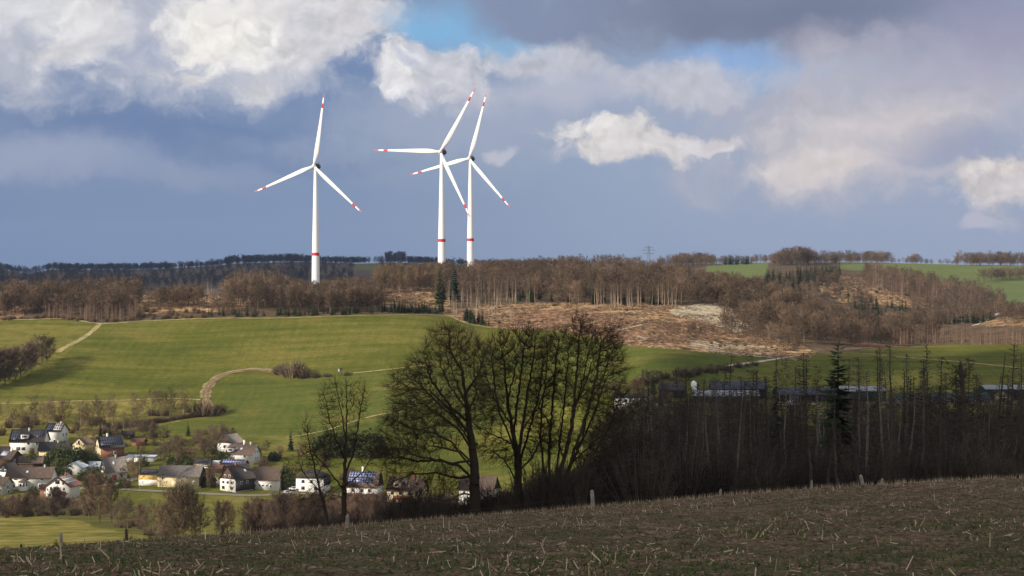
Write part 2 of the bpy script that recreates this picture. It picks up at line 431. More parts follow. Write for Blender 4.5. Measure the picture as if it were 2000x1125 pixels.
# ---------------------------------------------------------------- unseen clouds, shaped to shade the near hillside, side valley and far hills
CH = 900.0
def shade_cloud(poly, seed, n, r, zg=-60.0):
    """puffs of one cumulus whose shadow falls on the ground polygon poly = [(x, y)] at height zg"""
    rng = np.random.default_rng(seed)
    P = np.array(poly, float); lo = P.min(0); hi = P.max(0); g = Geo()
    bm_ = None
    import bmesh
    b = bmesh.new(); bmesh.ops.create_icosphere(b, subdivisions=3, radius=1.0)
    b.verts.ensure_lookup_table(); SV = np.array([v.co[:] for v in b.verts]); SF = np.array([[v.index for v in f.verts] for f in b.faces]); b.free()
    k = 0
    pts = []
    while k < n:
        x, y = lo + rng.random(2) * (hi - lo)
        c = False; j = len(P) - 1
        for i in range(len(P)):
            if (P[i, 1] > y) != (P[j, 1] > y) and x < (P[j, 0] - P[i, 0]) * (y - P[i, 1]) / (P[j, 1] - P[i, 1]) + P[i, 0]: c = not c
            j = i
        if not c: continue
        k += 1
        t = CH / sd.z
        rr = r * (0.6 + 0.8 * rng.random())
        nn = 1 + 0.25 * np.sin(SV @ rng.normal(0, 3.2, 3) + rng.random() * 6) + 0.10 * np.sin(SV @ rng.normal(0, 8, 3))
        V = SV * nn[:, None] * rr * np.array([1, 1, 0.75]) + np.array([x + sd.x * t, y + sd.y * t, zg + CH + rr * 0.4 * rng.random()])
        g.add(V, T=SF)
    return g
cm = plain('cloud_white', (0.85, 0.85, 0.86), 1.0, 0.05, 0.01)
g1 = shade_cloud([(-75, -60), (130, -60), (180, 240), (330, 640), (250, 900), (255, 1010), (110, 985), (75, 860), (45, 790), (36, 470), (22, 330), (-5, 225), (-60, 200), (-90, 150)], 5, 190, 34)
tag(g1.build('cloud', cm, smooth=True), 'grey white cumulus cloud out of view, shaped to shade the near hillside', kind='structure')

g1 = shade_cloud([(-1500, 3250), (250, 3250), (450, 4700), (-1700, 4700)], 9, 110, 170)  # second unseen cloud, added to keep sun off the far hills
tag(g1.build('cloud', cm, smooth=True), 'wide grey white cloud bank out of view, added to darken the far blue hills', kind='structure')
# ---------------------------------------------------------------- ground
def inpoly(px, py, poly):
    px = np.asarray(px); py = np.asarray(py); c = np.zeros(px.shape, bool); j = len(poly) - 1
    for i in range(len(poly)):
        xi, yi = poly[i]; xj, yj = poly[j]
        if yi != yj:
            c ^= ((yi > py) != (yj > py)) & (px < (xj - xi) * (py - yi) / (yj - yi) + xi)
        j = i
    return c
def grid_mesh(name, us, Ys, off, mats, zadd=0.0, zones=True, kind='structure'):
    U, Yg = np.meshgrid(us, Ys); X = U * (np.maximum(Yg, -1e9) + off)
    Z = height(X, Yg) + zadd
    return X, Yg, Z
def sheet(name, X, Y, Z, mats, zone=None, fidx=None):
    ny, nx = X.shape
    idx = np.arange(ny * nx).reshape(ny, nx)
    Q = np.stack([idx[:-1, :-1], idx[:-1, 1:], idx[1:, 1:], idx[1:, :-1]], -1).reshape(-1, 4)
    g = Geo(); g.add(np.stack([X, Y, Z], -1).reshape(-1, 3), Q)
    o = g.build(name, mats, smooth=True)
    if zone is not None:
        for k, a in zone.items():
            at_ = o.data.attributes.new(k, 'FLOAT', 'POINT'); at_.data.foreach_set('value', a.astype(np.float32).ravel())
    return o
us = np.concatenate([np.linspace(-0.95, -0.30, 50, endpoint=False), np.linspace(-0.30, 0.30, 760), np.linspace(0.30, 0.95, 51)[1:]])
Ys = np.concatenate([np.linspace(-60, 100, 40, endpoint=False), np.geomspace(100, 470, 90, endpoint=False), np.geomspace(470, 1320, 400, endpoint=False),
                     np.geomspace(1320, 2650, 130, endpoint=False), np.geomspace(2650, 9000, 90)])
U_, Y_ = np.meshgrid(us, Ys)
X_ = U_ * (np.maximum(Y_, 0) + 60.0) * np.where(Y_ < 0, 1.0, 1.0)
Z_ = height(X_, Y_)
Z_ = Z_ - 0.25 * np.clip((EDGE + 6 - Y_) / 3.0, 0, 1)
Yq = np.maximum(Y_, 20)
jw = 1 + 4.5 * np.clip((860 - Y_) / 120, 0, 1)
PX = CX + F * X_ / Yq + 8 * jw * fbm(X_ / 13, Y_ / 13, 4); PY = HY - F * Z_ / Yq + 5 * (1 + .5 * (jw - 1)) * fbm(X_ / 15 + 40, Y_ / 15, 4)
def zone(poly, ya, yb): return (inpoly(PX, PY, poly) & (Y_ > ya) & (Y_ < yb)).astype(float)
front = np.interp(PX, [-400, 0, 100, 190, 285, 400, 500, 620, 745, 870, 900, 930, 960, 1000, 1080, 1150, 1230, 1290, 1400, 1480, 1560, 1680, 1750, 1860, 2000, 2400],
                  [640, 628, 622, 632, 625, 620, 620, 617, 614, 615, 625, 634, 638, 640, 644, 655, 674, 677, 686, 694, 697, 684, 680, 672, 674, 690])
wood = ((PY < front) & (Y_ > 900)).astype(float)
far = (Y_ > 2650).astype(float)
field = zone([(1380, 518), (1500, 512), (1500, 536), (1450, 545), (1380, 545)], 1900, 3000) + zone([(1640, 490), (2400, 490), (2400, 600), (1960, 597), (1870, 560), (1760, 540), (1700, 530), (1640, 525)], 1880, 3200) \
    + zone([(-400, 500), (120, 535), (160, 560), (60, 570), (-400, 580)], 2500, 3400) + zone([(690, 500), (740, 508), (735, 528), (690, 530)], 3000, 5000) * 0.6
field = np.clip(field, 0, 1); wood = wood * (1 - field)
clear = zone([(880, 606), (930, 598), (1000, 594), (1120, 590), (1270, 592), (1420, 600), (1470, 640), (1560, 672), (1600, 690), (1560, 705), (1400, 690), (1230, 676), (1100, 648), (960, 640), (900, 628), (865, 612)], 930, 1320)
clear = np.maximum(clear, zone([(1570, 548), (1640, 538), (1700, 545), (1740, 568), (1790, 576), (1830, 600), (1780, 602), (1650, 592)], 1580, 2050))
clear = np.maximum(clear, zone([(250, 560), (470, 555), (480, 604), (400, 612), (270, 612)], 1130, 1330))
clear = np.maximum(clear, zone([(-40, 590), (50, 590), (45, 625), (-40, 630)], 1100, 1330) * 0.8)
clear = np.maximum(clear, zone([(735, 590), (740, 560), (850, 560), (880, 580), (880, 612), (750, 600)], 1100, 1420) * 0.75)
clear = np.maximum(clear, zone([(1910, 636), (1950, 612), (2060, 596), (2060, 640)], 1100, 1420))
pale = zone([(1305, 605), (1330, 597), (1400, 592), (1430, 604), (1440, 625), (1480, 640), (1440, 650), (1380, 628), (1320, 618)], 1000, 1330)
pale = np.maximum(pale, zone([(1340, 664), (1430, 668), (1520, 682), (1500, 694), (1350, 680)], 930, 1200) * 0.5)
reddish = zone([(1000, 610), (1150, 605), (1250, 630), (1420, 628), (1480, 655), (1330, 672), (1220, 668), (1100, 640), (1000, 636)], 930, 1320) * 0.8
dry = zone([(-400, 640), (60, 632), (180, 636), (130, 690), (100, 720), (-400, 740)], 900, 1130) * 0.45
dry = np.maximum(dry, zone([(-400, 784), (120, 784), (385, 782), (400, 810), (300, 835), (0, 880), (-400, 900)], 820, 990) * 0.8)
dry = np.maximum(dry, zone([(-400, 1000), (100, 1008), (200, 1030), (330, 1062), (330, 1130), (-400, 1130)], 430, 680) * 1.0)
dry = np.maximum(dry, zone([(430, 850), (560, 850), (700, 870), (690, 900), (520, 890), (440, 880)], 800, 900) * 0.5)
dry = np.maximum(dry, zone([(300, 965), (480, 965), (500, 1060), (300, 1050)], 560, 760) * 0.45)
near = ((Y_ > EDGE) & (Y_ < 470)).astype(float)
scrub = near.copy()
scrub = np.maximum(scrub, zone([(-400, 965), (170, 972), (300, 1000), (340, 1060), (200, 1026), (100, 1010), (-400, 1005)], 560, 800) * 0.42)
scrub = np.maximum(scrub, zone([(480, 975), (1000, 965), (1200, 1010), (900, 1070), (480, 1070)], 470, 780) * 0.7)
wood = np.clip(wood + scrub, 0, 1) * (1 - np.clip(clear, 0, 1) * (Y_ > 470))
lush = zone([(436, 780), (440, 750), (500, 732), (700, 732), (860, 715), (1060, 650), (1240, 680), (1480, 700), (1480, 730), (1200, 760), (900, 850), (640, 870), (420, 860), (300, 830), (430, 812)], 800, 1130)

m, nt, b = newmat('land'); T = NT(nt)
P = T.pos()
def A(k):
    o = T.n('ShaderNodeAttribute'); o.attribute_name = k; return o.outputs['Fac']
nA = T.noise(P, 0.014, 8, 0.68); nB = T.noise(P, 0.09, 6, 0.65); nC = T.noise(P, 0.55, 5, 0.7)
# swaths: mowing lines across the slope and tramlines down it
sw = T.noise(T.scalev(P, (0.010, 0.13, 0.13)), 1.0, 4, 0.6); sw2 = T.noise(T.scalev(P, (0.28, 0.015, 0.02)), 1.0, 3, 0.6, dist=0.6)
grass = T.ramp(T.math('ADD', T.math('MULTIPLY', nA, 0.45), T.math('ADD', T.math('MULTIPLY', sw, 0.4), T.math('MULTIPLY', sw2, 0.18))),
               [(0.38, (0.070, 0.090, 0.012)), (0.50, (0.124, 0.130, 0.018)), (0.60, (0.215, 0.188, 0.040))])
grass = T.mix(T.maprange(nC, 0.3, 0.75, 0.0, 0.35), grass, (0.055, 0.085, 0.018, 1))
lushc = T.ramp(T.math('ADD', T.math('MULTIPLY', nA, 0.4), T.math('ADD', T.math('MULTIPLY', sw, 0.4), T.math('MULTIPLY', sw2, 0.2))), [(0.38, (0.072, 0.098, 0.018)), (0.5, (0.100, 0.122, 0.022)), (0.62, (0.138, 0.145, 0.030))])
dryc = T.ramp(nB, [(0.3, (0.155, 0.155, 0.032)), (0.55, (0.26, 0.215, 0.055)), (0.75, (0.37, 0.29, 0.11))])
woodc = T.ramp(nB, [(0.3, (0.055, 0.042, 0.028)), (0.5, (0.115, 0.082, 0.05)), (0.7, (0.21, 0.145, 0.085))])
spk = T.noise(T.scalev(P, (1.0, 0.45, 1.0)), 0.30, 6, 0.75)
clearc = T.ramp(T.math('ADD', T.math('MULTIPLY', spk, 0.6), T.math('MULTIPLY', nB, 0.4)), [(0.40, (0.045, 0.038, 0.022)), (0.46, (0.16, 0.10, 0.055)), (0.53, (0.40, 0.245, 0.125)), (0.63, (0.70, 0.50, 0.28))])
palec = T.ramp(spk, [(0.32, (0.24, 0.19, 0.12)), (0.5, (0.52, 0.44, 0.30)), (0.68, (0.68, 0.60, 0.44))])
redc = T.ramp(spk, [(0.40, (0.045, 0.032, 0.024)), (0.5, (0.22, 0.105, 0.065)), (0.64, (0.44, 0.26, 0.15))])
fieldc = T.ramp(nA, [(0.3, (0.125, 0.160, 0.050)), (0.7, (0.165, 0.200, 0.070))])
def soft(k): return T.maprange(T.math('ADD', A(k), T.math('MULTIPLY', T.math('SUBTRACT', nB, 0.5), 0.9)), 0.3, 0.7)
c = T.mix(soft('lush'), grass, lushc)
wv = T.n('ShaderNodeTexWave', wave_type='BANDS', bands_direction='X'); wv.inputs['Scale'].default_value = 0.055; wv.inputs['Distortion'].default_value = 14.0; wv.inputs['Detail'].default_value = 3.0; wv.inputs['Detail Scale'].default_value = 0.35
T.l(T.scalev(P, (1.0, 0.35, 0.0)), wv.inputs['Vector'])
wv2 = T.n('ShaderNodeTexWave', wave_type='BANDS', bands_direction='Y'); wv2.inputs['Scale'].default_value = 0.035; wv2.inputs['Distortion'].default_value = 13.0; wv2.inputs['Detail'].default_value = 3.0; wv2.inputs['Detail Scale'].default_value = 0.2
T.l(T.scalev(P, (0.25, 1.0, 0.0)), wv2.inputs['Vector'])
wm = T.noise(P, 0.018, 3, 0.5)
wsum = T.math('ADD', T.math('MULTIPLY', wv.outputs['Fac'], T.maprange(wm, 0.45, 0.6)), T.math('MULTIPLY', wv2.outputs['Fac'], T.maprange(wm, 0.58, 0.42)))
c = T.mix(T.math('MULTIPLY', wsum, 0.17), c, (0.215, 0.190, 0.055, 1))
pch = T.noise(T.scalev(P, (0.7, 1.6, 1.0)), 0.030, 7, 0.7)
c = T.mix(T.maprange(pch, 0.50, 0.66, 0.0, 0.6), c, (0.225, 0.180, 0.048, 1))
c = T.mix(T.maprange(pch, 0.46, 0.32, 0.0, 0.5), c, (0.060, 0.082, 0.014, 1))
fine = T.noise(T.scalev(P, (0.5, 1.0, 1.0)), 0.9, 4, 0.75)
c = T.mix(T.maprange(fine, 0.58, 0.35, 0.0, 0.45), c, (0.050, 0.062, 0.014, 1))
c = T.mix(T.math('MULTIPLY', A('dry'), T.maprange(nB, 0.3, 0.6)), c, dryc)
c = T.mix(A('field'), c, fieldc)
c = T.mix(T.maprange(A('wood'), 0.2, 0.8), c, woodc)
c = T.mix(soft('clear'), c, clearc)
c = T.mix(T.math('MULTIPLY', A('reddish'), T.maprange(nB, 0.40, 0.55)), c, redc)
c = T.mix(soft('pale'), c, palec)
T.l(c, b.inputs['Base Color']); b.inputs['Roughness'].default_value = 1.0; b.inputs['Specular IOR Level'].default_value = 0.05
T.bump(T.math('ADD', nC, T.math('MULTIPLY', spk, 1.5)), b, 0.5, 0.6)
LANDM = m
go = sheet('ground', X_, Y_, Z_, LANDM, dict(wood=wood, clear=clear, pale=pale, reddish=reddish, dry=dry, lush=lush, field=field))
tag(go, kind='structure')

# ---------------------------------------------------------------- stubble field on the camera's hill
fu = np.linspace(-0.62, 0.62, 620)
fY = np.concatenate([np.linspace(-40, 20, 30, endpoint=False), np.geomspace(20, EDGE + 2.2, 470)])
U2, Y2 = np.meshgrid(fu, fY); X2 = U2 * (np.maximum(Y2, 0) + 18)
edgeY = EDGE + 0.5 + 1.4 * fbm(X2 / 3.0, X2 * 0 + 3, 3)
Z2 = height(X2, Y2) + 0.10 + 0.27 * fbm(X2 / 0.9, Y2 / 0.9, 4) + 0.10 * fbm(X2 / 4, Y2 / 4, 2) + 0.13 * fbm(X2 / 0.28, Y2 / 0.28, 2)
Z2 = np.where(Y2 > edgeY, Z2 - 0.5, Z2)
m, nt, b = newmat('stubble_soil'); T = NT(nt); P = T.pos()
n1 = T.noise(P, 0.35, 5, 0.65); n2 = T.noise(P, 2.2, 6, 0.7); n3 = T.noise(P, 9.0, 4, 0.7)
soil = T.ramp(T.math('ADD', T.math('MULTIPLY', n2, 0.55), T.math('MULTIPLY', n3, 0.45)), [(0.39, (0.032, 0.022, 0.014)), (0.5, (0.150, 0.097, 0.062)), (0.60, (0.36, 0.25, 0.165))])
weed = T.ramp(n3, [(0.3, (0.032, 0.042, 0.016)), (0.7, (0.085, 0.100, 0.036))])
yv = T.n('ShaderNodeSeparateXYZ'); T.l(P, yv.inputs[0])
wk = T.maprange(T.math('ADD', T.math('MULTIPLY', n1, 0.6), T.math('MULTIPLY', n2, 0.5)), 0.50, 0.60)
wk = T.math('MULTIPLY', wk, T.maprange(yv.outputs[1], 118, 48, 0.08, 0.62))
T.l(T.mix(wk, soil, weed), b.inputs['Base Color']); b.inputs['Roughness'].default_value = 1.0; b.inputs['Specular IOR Level'].default_value = 0.05
T.bump(T.math('ADD', n2, n3), b, 0.9, 0.10)
tag(sheet('ploughed_field', X2, Y2, Z2, m), kind='structure')

STRAW = treemat('straw', [(0.0, (0.10, 0.068, 0.040, 1)), (0.35, (0.24, 0.165, 0.09, 1)), (0.55, (0.52, 0.40, 0.24, 1)), (1.0, (0.85, 0.70, 0.50, 1))], 0.8, 3.0)
WEED = treemat('weed_green', [(0.0, (0.03, 0.045, 0.015, 1)), (1.0, (0.11, 0.14, 0.045, 1))], 0.9, 2.0)
def scatter_field(n, y0, y1, power=1.0):
    y = y0 + (y1 - y0) * RNG.random(n) ** power
    x = (RNG.random(n) - 0.5) * 2 * 0.30 * (y + 6)
    return x, y, height(x, y) + 0.10 + 0.27 * fbm(x / 0.9, y / 0.9, 4) + 0.10 * fbm(x / 4, y / 4, 2)
def sticks(n, y0, y1, lmin, lmax, upright, rad, pw=1.6):
    g = Geo()
    x, y, z = scatter_field(n, y0, y1, pw)
    k = fbm(x / 3.2 + 9, y / 5.0, 3) + 0.22 * (RNG.random(n) - 0.5) > 0.01
    x, y, z = x[k], y[k], z[k]; n = len(x)
    L = lmin + (lmax - lmin) * RNG.random(n) ** 2.2; a = RNG.random(n) * 6.283; e = np.where(RNG.random(n) < upright, 0.7 + 0.8 * RNG.random(n), 0.35 * RNG.random(n))
    d = np.stack([np.cos(a) * np.cos(e), np.sin(a) * np.cos(e), np.sin(e)], 1)
    P0 = np.stack([x, y, z - 0.02], 1)
    r = rad * (0.5 + RNG.random(n))
    g.tubes(P0, P0 + d * L[:, None], r, r * 0.7, 4, cap=False)
    g.A = [np.repeat(RNG.random(n), 8)]
    return g
gs = sticks(21000, 24, 119, 0.04, 0.30, 0.22, 0.011, 1.3); g2 = sticks(1300, 26, 95, 0.10, 0.42, 0.30, 0.015, 1.1)
V, Q, Tt, QM, TM = g2.packed(); A2 = g2.A
gs.add(V, Q); gs.A = gs.A[:1] + A2
tag(gs.build('crop_stubble', STRAW, attr=True), kind='stuff')
n = 42000
x, y, z = scatter_field(n, 24, 119, 1.3)
k = (fbm(x / 2.6, y / 2.6, 3) + 0.3 * (RNG.random(n) - 0.5) > 0.0); x, y, z = x[k], y[k], z[k]; n = len(x)
P0 = np.stack([x, y, z - 0.02], 1); P1 = P0 + np.stack([RNG.normal(0, .06, n), RNG.normal(0, .06, n), 0.04 + 0.10 * RNG.random(n)], 1)
gw = Geo(); gw.spikes(P0, P1, 0.018 + 0.02 * RNG.random(n)); gw.A = [np.repeat(RNG.random(n), 4)]
tag(gw.build('weeds', WEED, attr=True), kind='stuff')
# rough dead grass along the field edge
n = 16000
x = (RNG.random(n) - 0.5) * 84; y = EDGE + 0.2 + 5.0 * RNG.random(n) ** 1.5; z = height(x, y)
P0 = np.stack([x, y, z - 0.15], 1); P1 = P0 + np.stack([RNG.normal(0, .12, n), RNG.normal(0, .12, n), 0.2 + 0.45 * RNG.random(n) ** 2], 1)
gw = Geo(); gw.spikes(P0, P1, 0.012 + 0.012 * RNG.random(n)); gw.A = [np.repeat(0.6 * RNG.random(n), 4)]
tag(gw.build('verge_grass', STRAW, attr=True), kind='stuff')

# ---------------------------------------------------------------- tracks and roads
def smooth_path(pts, n=10):
    P = np.array(pts, float); P = np.vstack([2 * P[0] - P[1], P, 2 * P[-1] - P[-2]]); o = []
    for i in range(1, len(P) - 2):
        for t in np.linspace(0, 1, n, endpoint=False):
            o.append(0.5 * (2 * P[i] + (P[i + 1] - P[i - 1]) * t + (2 * P[i - 1] - 5 * P[i] + 4 * P[i + 1] - P[i + 2]) * t * t + (-P[i - 1] + 3 * P[i] - 3 * P[i + 1] + P[i + 2]) * t ** 3))
    o.append(P[-2]); return np.array(o)
def ribbon(name, pxs, width, mat, lift=0.12, y0=400.0, off=0.0, wob=0.25):
    P = smooth_path([hit(a, b_, y0)[:2] for a, b_ in pxs], 24)
    d = np.gradient(P, axis=0); d /= np.maximum(np.linalg.norm(d, axis=1, keepdims=True), 1e-6); nrm = np.stack([-d[:, 1], d[:, 0]], 1)
    s = np.cumsum(np.r_[0, np.linalg.norm(np.diff(P, axis=0), axis=1)])
    wv = width * (1 + wob * 2 * fbm(s / 5.0, s * 0 + off, 3))
    ts = np.linspace(-0.5, 0.5, 5)
    V = []
    for t in ts:
        q = P + nrm * (wv[:, None] * t + off); V.append(np.stack([q[:, 0], q[:, 1], height(q[:, 0], q[:, 1]) + lift], 1))
    V = np.array(V); nx, ny = V.shape[0], V.shape[1]; idx = np.arange(nx * ny).reshape(nx, ny)
    Q = np.stack([idx[:-1, :-1], idx[1:, :-1], idx[1:, 1:], idx[:-1, 1:]], -1).reshape(-1, 4)
    V = V.reshape(-1, 3)
    g = Geo(); g.add(V, Q); o = g.build(name, mat, smooth=True); return tag(o, kind='structure')
DIRT = plain('track_dirt', (0.24, 0.165, 0.10), 1.0, 0.45, 0.25, 0.05)
PALE = plain('track_gravel', (0.58, 0.50, 0.38), 1.0, 0.3, 0.25, 0.05)
DIRTL = plain('track_sand', (0.52, 0.40, 0.27), 1.0, 0.4, 0.3, 0.05)
STRAWG = plain('dead_grass', (0.40, 0.33, 0.15), 1.0, 0.5, 0.3, 0.05)
TAR = plain('village_tarmac', (0.26, 0.22, 0.18), 0.9, 0.2, 0.3, 0.1)
bend = [(412, 806), (403, 785), (402, 768), (412, 750), (435, 735), (465, 727), (500, 724), (545, 729)]
ribbon('grass_verge', [(a, b_ - 2) for a, b_ in bend], 5.0, plain('dry_verge', (0.31, 0.25, 0.12), 1.0, 0.5, 0.3, 0.05), 0.10, wob=.6)
ribbon('farm_track', bend, 1.3, DIRT, 0.22, off=-1.1); ribbon('farm_track', bend, 1.1, DIRT, 0.22, off=1.1)
ribbon('farm_track', [(196, 633), (180, 648), (158, 663), (130, 678), (112, 690)], 3.2, STRAWG, 0.15)
ribbon('grass_verge', [(-20, 790), (60, 789), (150, 785), (250, 782), (330, 780), (392, 781)], 1.7, STRAWG, 0.15)
ribbon('grass_verge', [(690, 730), (740, 724), (800, 718), (850, 712)], 1.5, STRAWG, 0.15)
ribbon('grass_verge', [(560, 856), (640, 840), (700, 822), (745, 810), (800, 806)], 1.3, STRAWG, 0.15)
ribbon('grass_verge', [(0, 626), (60, 625), (130, 624), (195, 633), (280, 628), (400, 623), (520, 622), (640, 619), (760, 616), (868, 617), (905, 630), (960, 641)], 2.2, STRAWG, 0.2)
ribbon('gravel_track', [(1378, 685), (1430, 690), (1480, 697), (1530, 701)], 2.6, PALE, 0.2)
ribbon('gravel_track', [(1420, 716), (1460, 711), (1500, 705), (1540, 699), (1568, 694)], 2.6, PALE, 0.22)
ribbon('gravel_track', [(1205, 646), (1230, 641), (1258, 634)], 2.6, DIRTL, 0.25); ribbon('gravel_track', [(1218, 668), (1245, 667), (1262, 663), (1245, 657)], 2.4, DIRTL, 0.25)
ribbon('farm_track', [(1560, 691), (1660, 690), (1760, 698), (1860, 706), (2010, 720)], 2.0, STRAWG, 0.15)
ribbon('forest_track', [(1905, 636), (1925, 626), (1960, 610), (1990, 602)], 5.0, PALE, 0.25, y0=1080)
ribbon('village_road', [(120, 962), (180, 952), (235, 944), (262, 936), (290, 928)], 4.5, TAR, 0.12, y0=600)
ribbon('village_road', [(238, 956), (300, 960), (370, 963), (430, 966), (500, 968), (580, 965), (660, 968), (760, 975), (860, 982)], 4.5, TAR, 0.14, y0=600)
ribbon('village_road', [(455, 962), (440, 950), (420, 938), (405, 925)], 4.0, TAR, 0.13, y0=600)
ribbon('farm_track', [(1200, 800), (1270, 796), (1360, 793), (1450, 792), (1600, 790), (1800, 788), (2000, 787)], 6.0, TAR, 0.15, y0=600)

CLR = [[(880, 606), (930, 598), (1000, 594), (1120, 590), (1270, 592), (1420, 600), (1470, 640), (1560, 672), (1600, 690), (1560, 705), (1400, 690), (1230, 676), (1100, 648), (960, 640), (900, 628), (865, 612)],
       [(1570, 548), (1640, 538), (1700, 545), (1740, 568), (1790, 576), (1830, 600), (1780, 602), (1650, 592)], [(735, 590), (740, 560), (850, 560), (880, 580), (880, 612), (750, 600)]]
gd = Geo(); gd2 = []
for poly, ya, yb, n in zip(CLR, (930, 1580, 1100), (1320, 2050, 1420), (60000, 26000, 16000)):
    a_ = RNG.uniform(min(p[0] for p in poly), max(p[0] for p in poly), n); y = RNG.uniform(ya, yb, n); x = (a_ - CX) / F * y; z = height(x, y); q = HY - F * z / y
    k = inpoly(a_, q, poly) & (fbm(x / 16, y / 22, 4) + .12 * RNG.random(n) > 0.04)
    x, y, z = x[k], y[k], z[k]; n = len(x); an = RNG.random(n) * 6.28; L_ = RNG.uniform(.8, 3.4, n); d = np.stack([np.cos(an) * L_, np.sin(an) * L_, RNG.normal(.15, .25, n) * L_], 1)
    P0 = np.stack([x, y, z + .1], 1); gd.spikes(P0, P0 + d, RNG.uniform(.06, .16, n)); gd2.append(np.repeat(RNG.random(n), 4))
gd.A = gd2
DEB = treemat('felling_wood', [(0.0, (0.05, 0.036, 0.026, 1)), (0.55, (0.16, 0.10, 0.065, 1)), (0.8, (0.36, 0.24, 0.15, 1)), (1.0, (0.62, 0.48, 0.34, 1))], 0.95, 0.1)
tag(gd.build('felling_debris', DEB, attr=True), kind='stuff')

# ---------------------------------------------------------------- tree materials
BARK = treemat('oak_bark', [(0.0, (0.026, 0.020, 0.015, 1)), (0.6, (0.055, 0.042, 0.030, 1)), (1.0, (0.10, 0.078, 0.058, 1))], 0.95, 1.2)
TWIG = treemat('oak_twigs', [(0.0, (0.030, 0.021, 0.014, 1)), (0.6, (0.055, 0.038, 0.025, 1)), (1.0, (0.085, 0.060, 0.040, 1))], 0.95, 0.6)
WBARK = treemat('wood_bark', [(0.0, (0.075, 0.055, 0.042, 1)), (0.6, (0.13, 0.098, 0.072, 1)), (1.0, (0.24, 0.185, 0.135, 1))], 0.95, 0.4)
WTWIG = treemat('wood_twigs', [(0.0, (0.048, 0.038, 0.030, 1)), (0.25, (0.088, 0.067, 0.045, 1)), (0.5, (0.125, 0.088, 0.058, 1)), (0.75, (0.160, 0.108, 0.074, 1)), (1.0, (0.26, 0.178, 0.118, 1))], 0.95, 0.05)
PBARK = treemat('pale_bark', [(0.0, (0.26, 0.19, 0.135, 1)), (1.0, (0.45, 0.365, 0.275, 1))], 0.9, 0.5)
PTWIG = treemat('reddish_twigs', [(0.0, (0.14, 0.082, 0.060, 1)), (0.5, (0.20, 0.122, 0.088, 1)), (1.0, (0.29, 0.185, 0.13, 1))], 0.95, 0.1)
CONIF = treemat('needles', [(0.0, (0.016, 0.028, 0.014, 1)), (0.5, (0.030, 0.048, 0.020, 1)), (1.0, (0.055, 0.075, 0.028, 1))], 0.9, 0.5)
DEADW = treemat('dead_spruce_bark', [(0.0, (0.050, 0.042, 0.034, 1)), (0.7, (0.10, 0.083, 0.068, 1)), (1.0, (0.28, 0.24, 0.20, 1))], 0.95, 0.8)
DEADT = treemat('dead_spruce_twigs', [(0.0, (0.024, 0.019, 0.015, 1)), (0.6, (0.058, 0.046, 0.036, 1)), (1.0, (0.13, 0.105, 0.08, 1))], 0.95, 0.8)
BUSHT = treemat('bush_twigs', [(0.0, (0.075, 0.052, 0.036, 1)), (0.4, (0.13, 0.090, 0.055, 1)), (0.7, (0.17, 0.130, 0.066, 1)), (1.0, (0.24, 0.155, 0.095, 1))], 0.95, 0.12)
OLIVE = treemat('evergreen_leaves', [(0.0, (0.030, 0.045, 0.016, 1)), (1.0, (0.085, 0.095, 0.030, 1))], 0.85, 0.5)

ALDT = treemat('stream_tree_twigs', [(0.0, (0.058, 0.041, 0.030, 1)), (0.5, (0.092, 0.063, 0.044, 1)), (1.0, (0.15, 0.098, 0.066, 1))], 0.95, 0.12)

# ---------------------------------------------------------------- foreground trees grown into their crowns
def colonize(skel, att, step, di, dk, rng, iters=140, wob=0.25):
    pos = [np.array(p) for p, _ in skel]; par = [q for _, q in skel]
    P = np.array(pos); att = att.copy()
    best = np.full(len(att), 1e9); bi = np.zeros(len(att), int)
    def upd(i0):
        nonlocal best, bi
        for i in range(i0, len(pos)):
            d = np.linalg.norm(att - pos[i], axis=1); m = d < best
            best[m] = d[m]; bi[m] = i
    upd(0)
    for it in range(iters):
        keep = best > dk
        att = att[keep]; best = best[keep]; bi = bi[keep]
        act = best < di
        if not act.any(): break
        i0 = len(pos); ids = bi[act]
        dirs = att[act] - np.array([pos[i] for i in ids]); dirs /= np.linalg.norm(dirs, axis=1, keepdims=True)
        uq, inv = np.unique(ids, return_inverse=True)
        S = np.zeros((len(uq), 3)); np.add.at(S, inv, dirs)
        for k, i in enumerate(uq):
            v = S[k]; nv = np.linalg.norm(v)
            if nv < 1e-6: continue
            v = v / nv + rng.normal(0, wob, 3); v /= np.linalg.norm(v)
            pos.append(pos[i] + v * step); par.append(i)
        upd(i0)
        if len(pos) > 14000: break
    return np.array(pos), np.array(par)

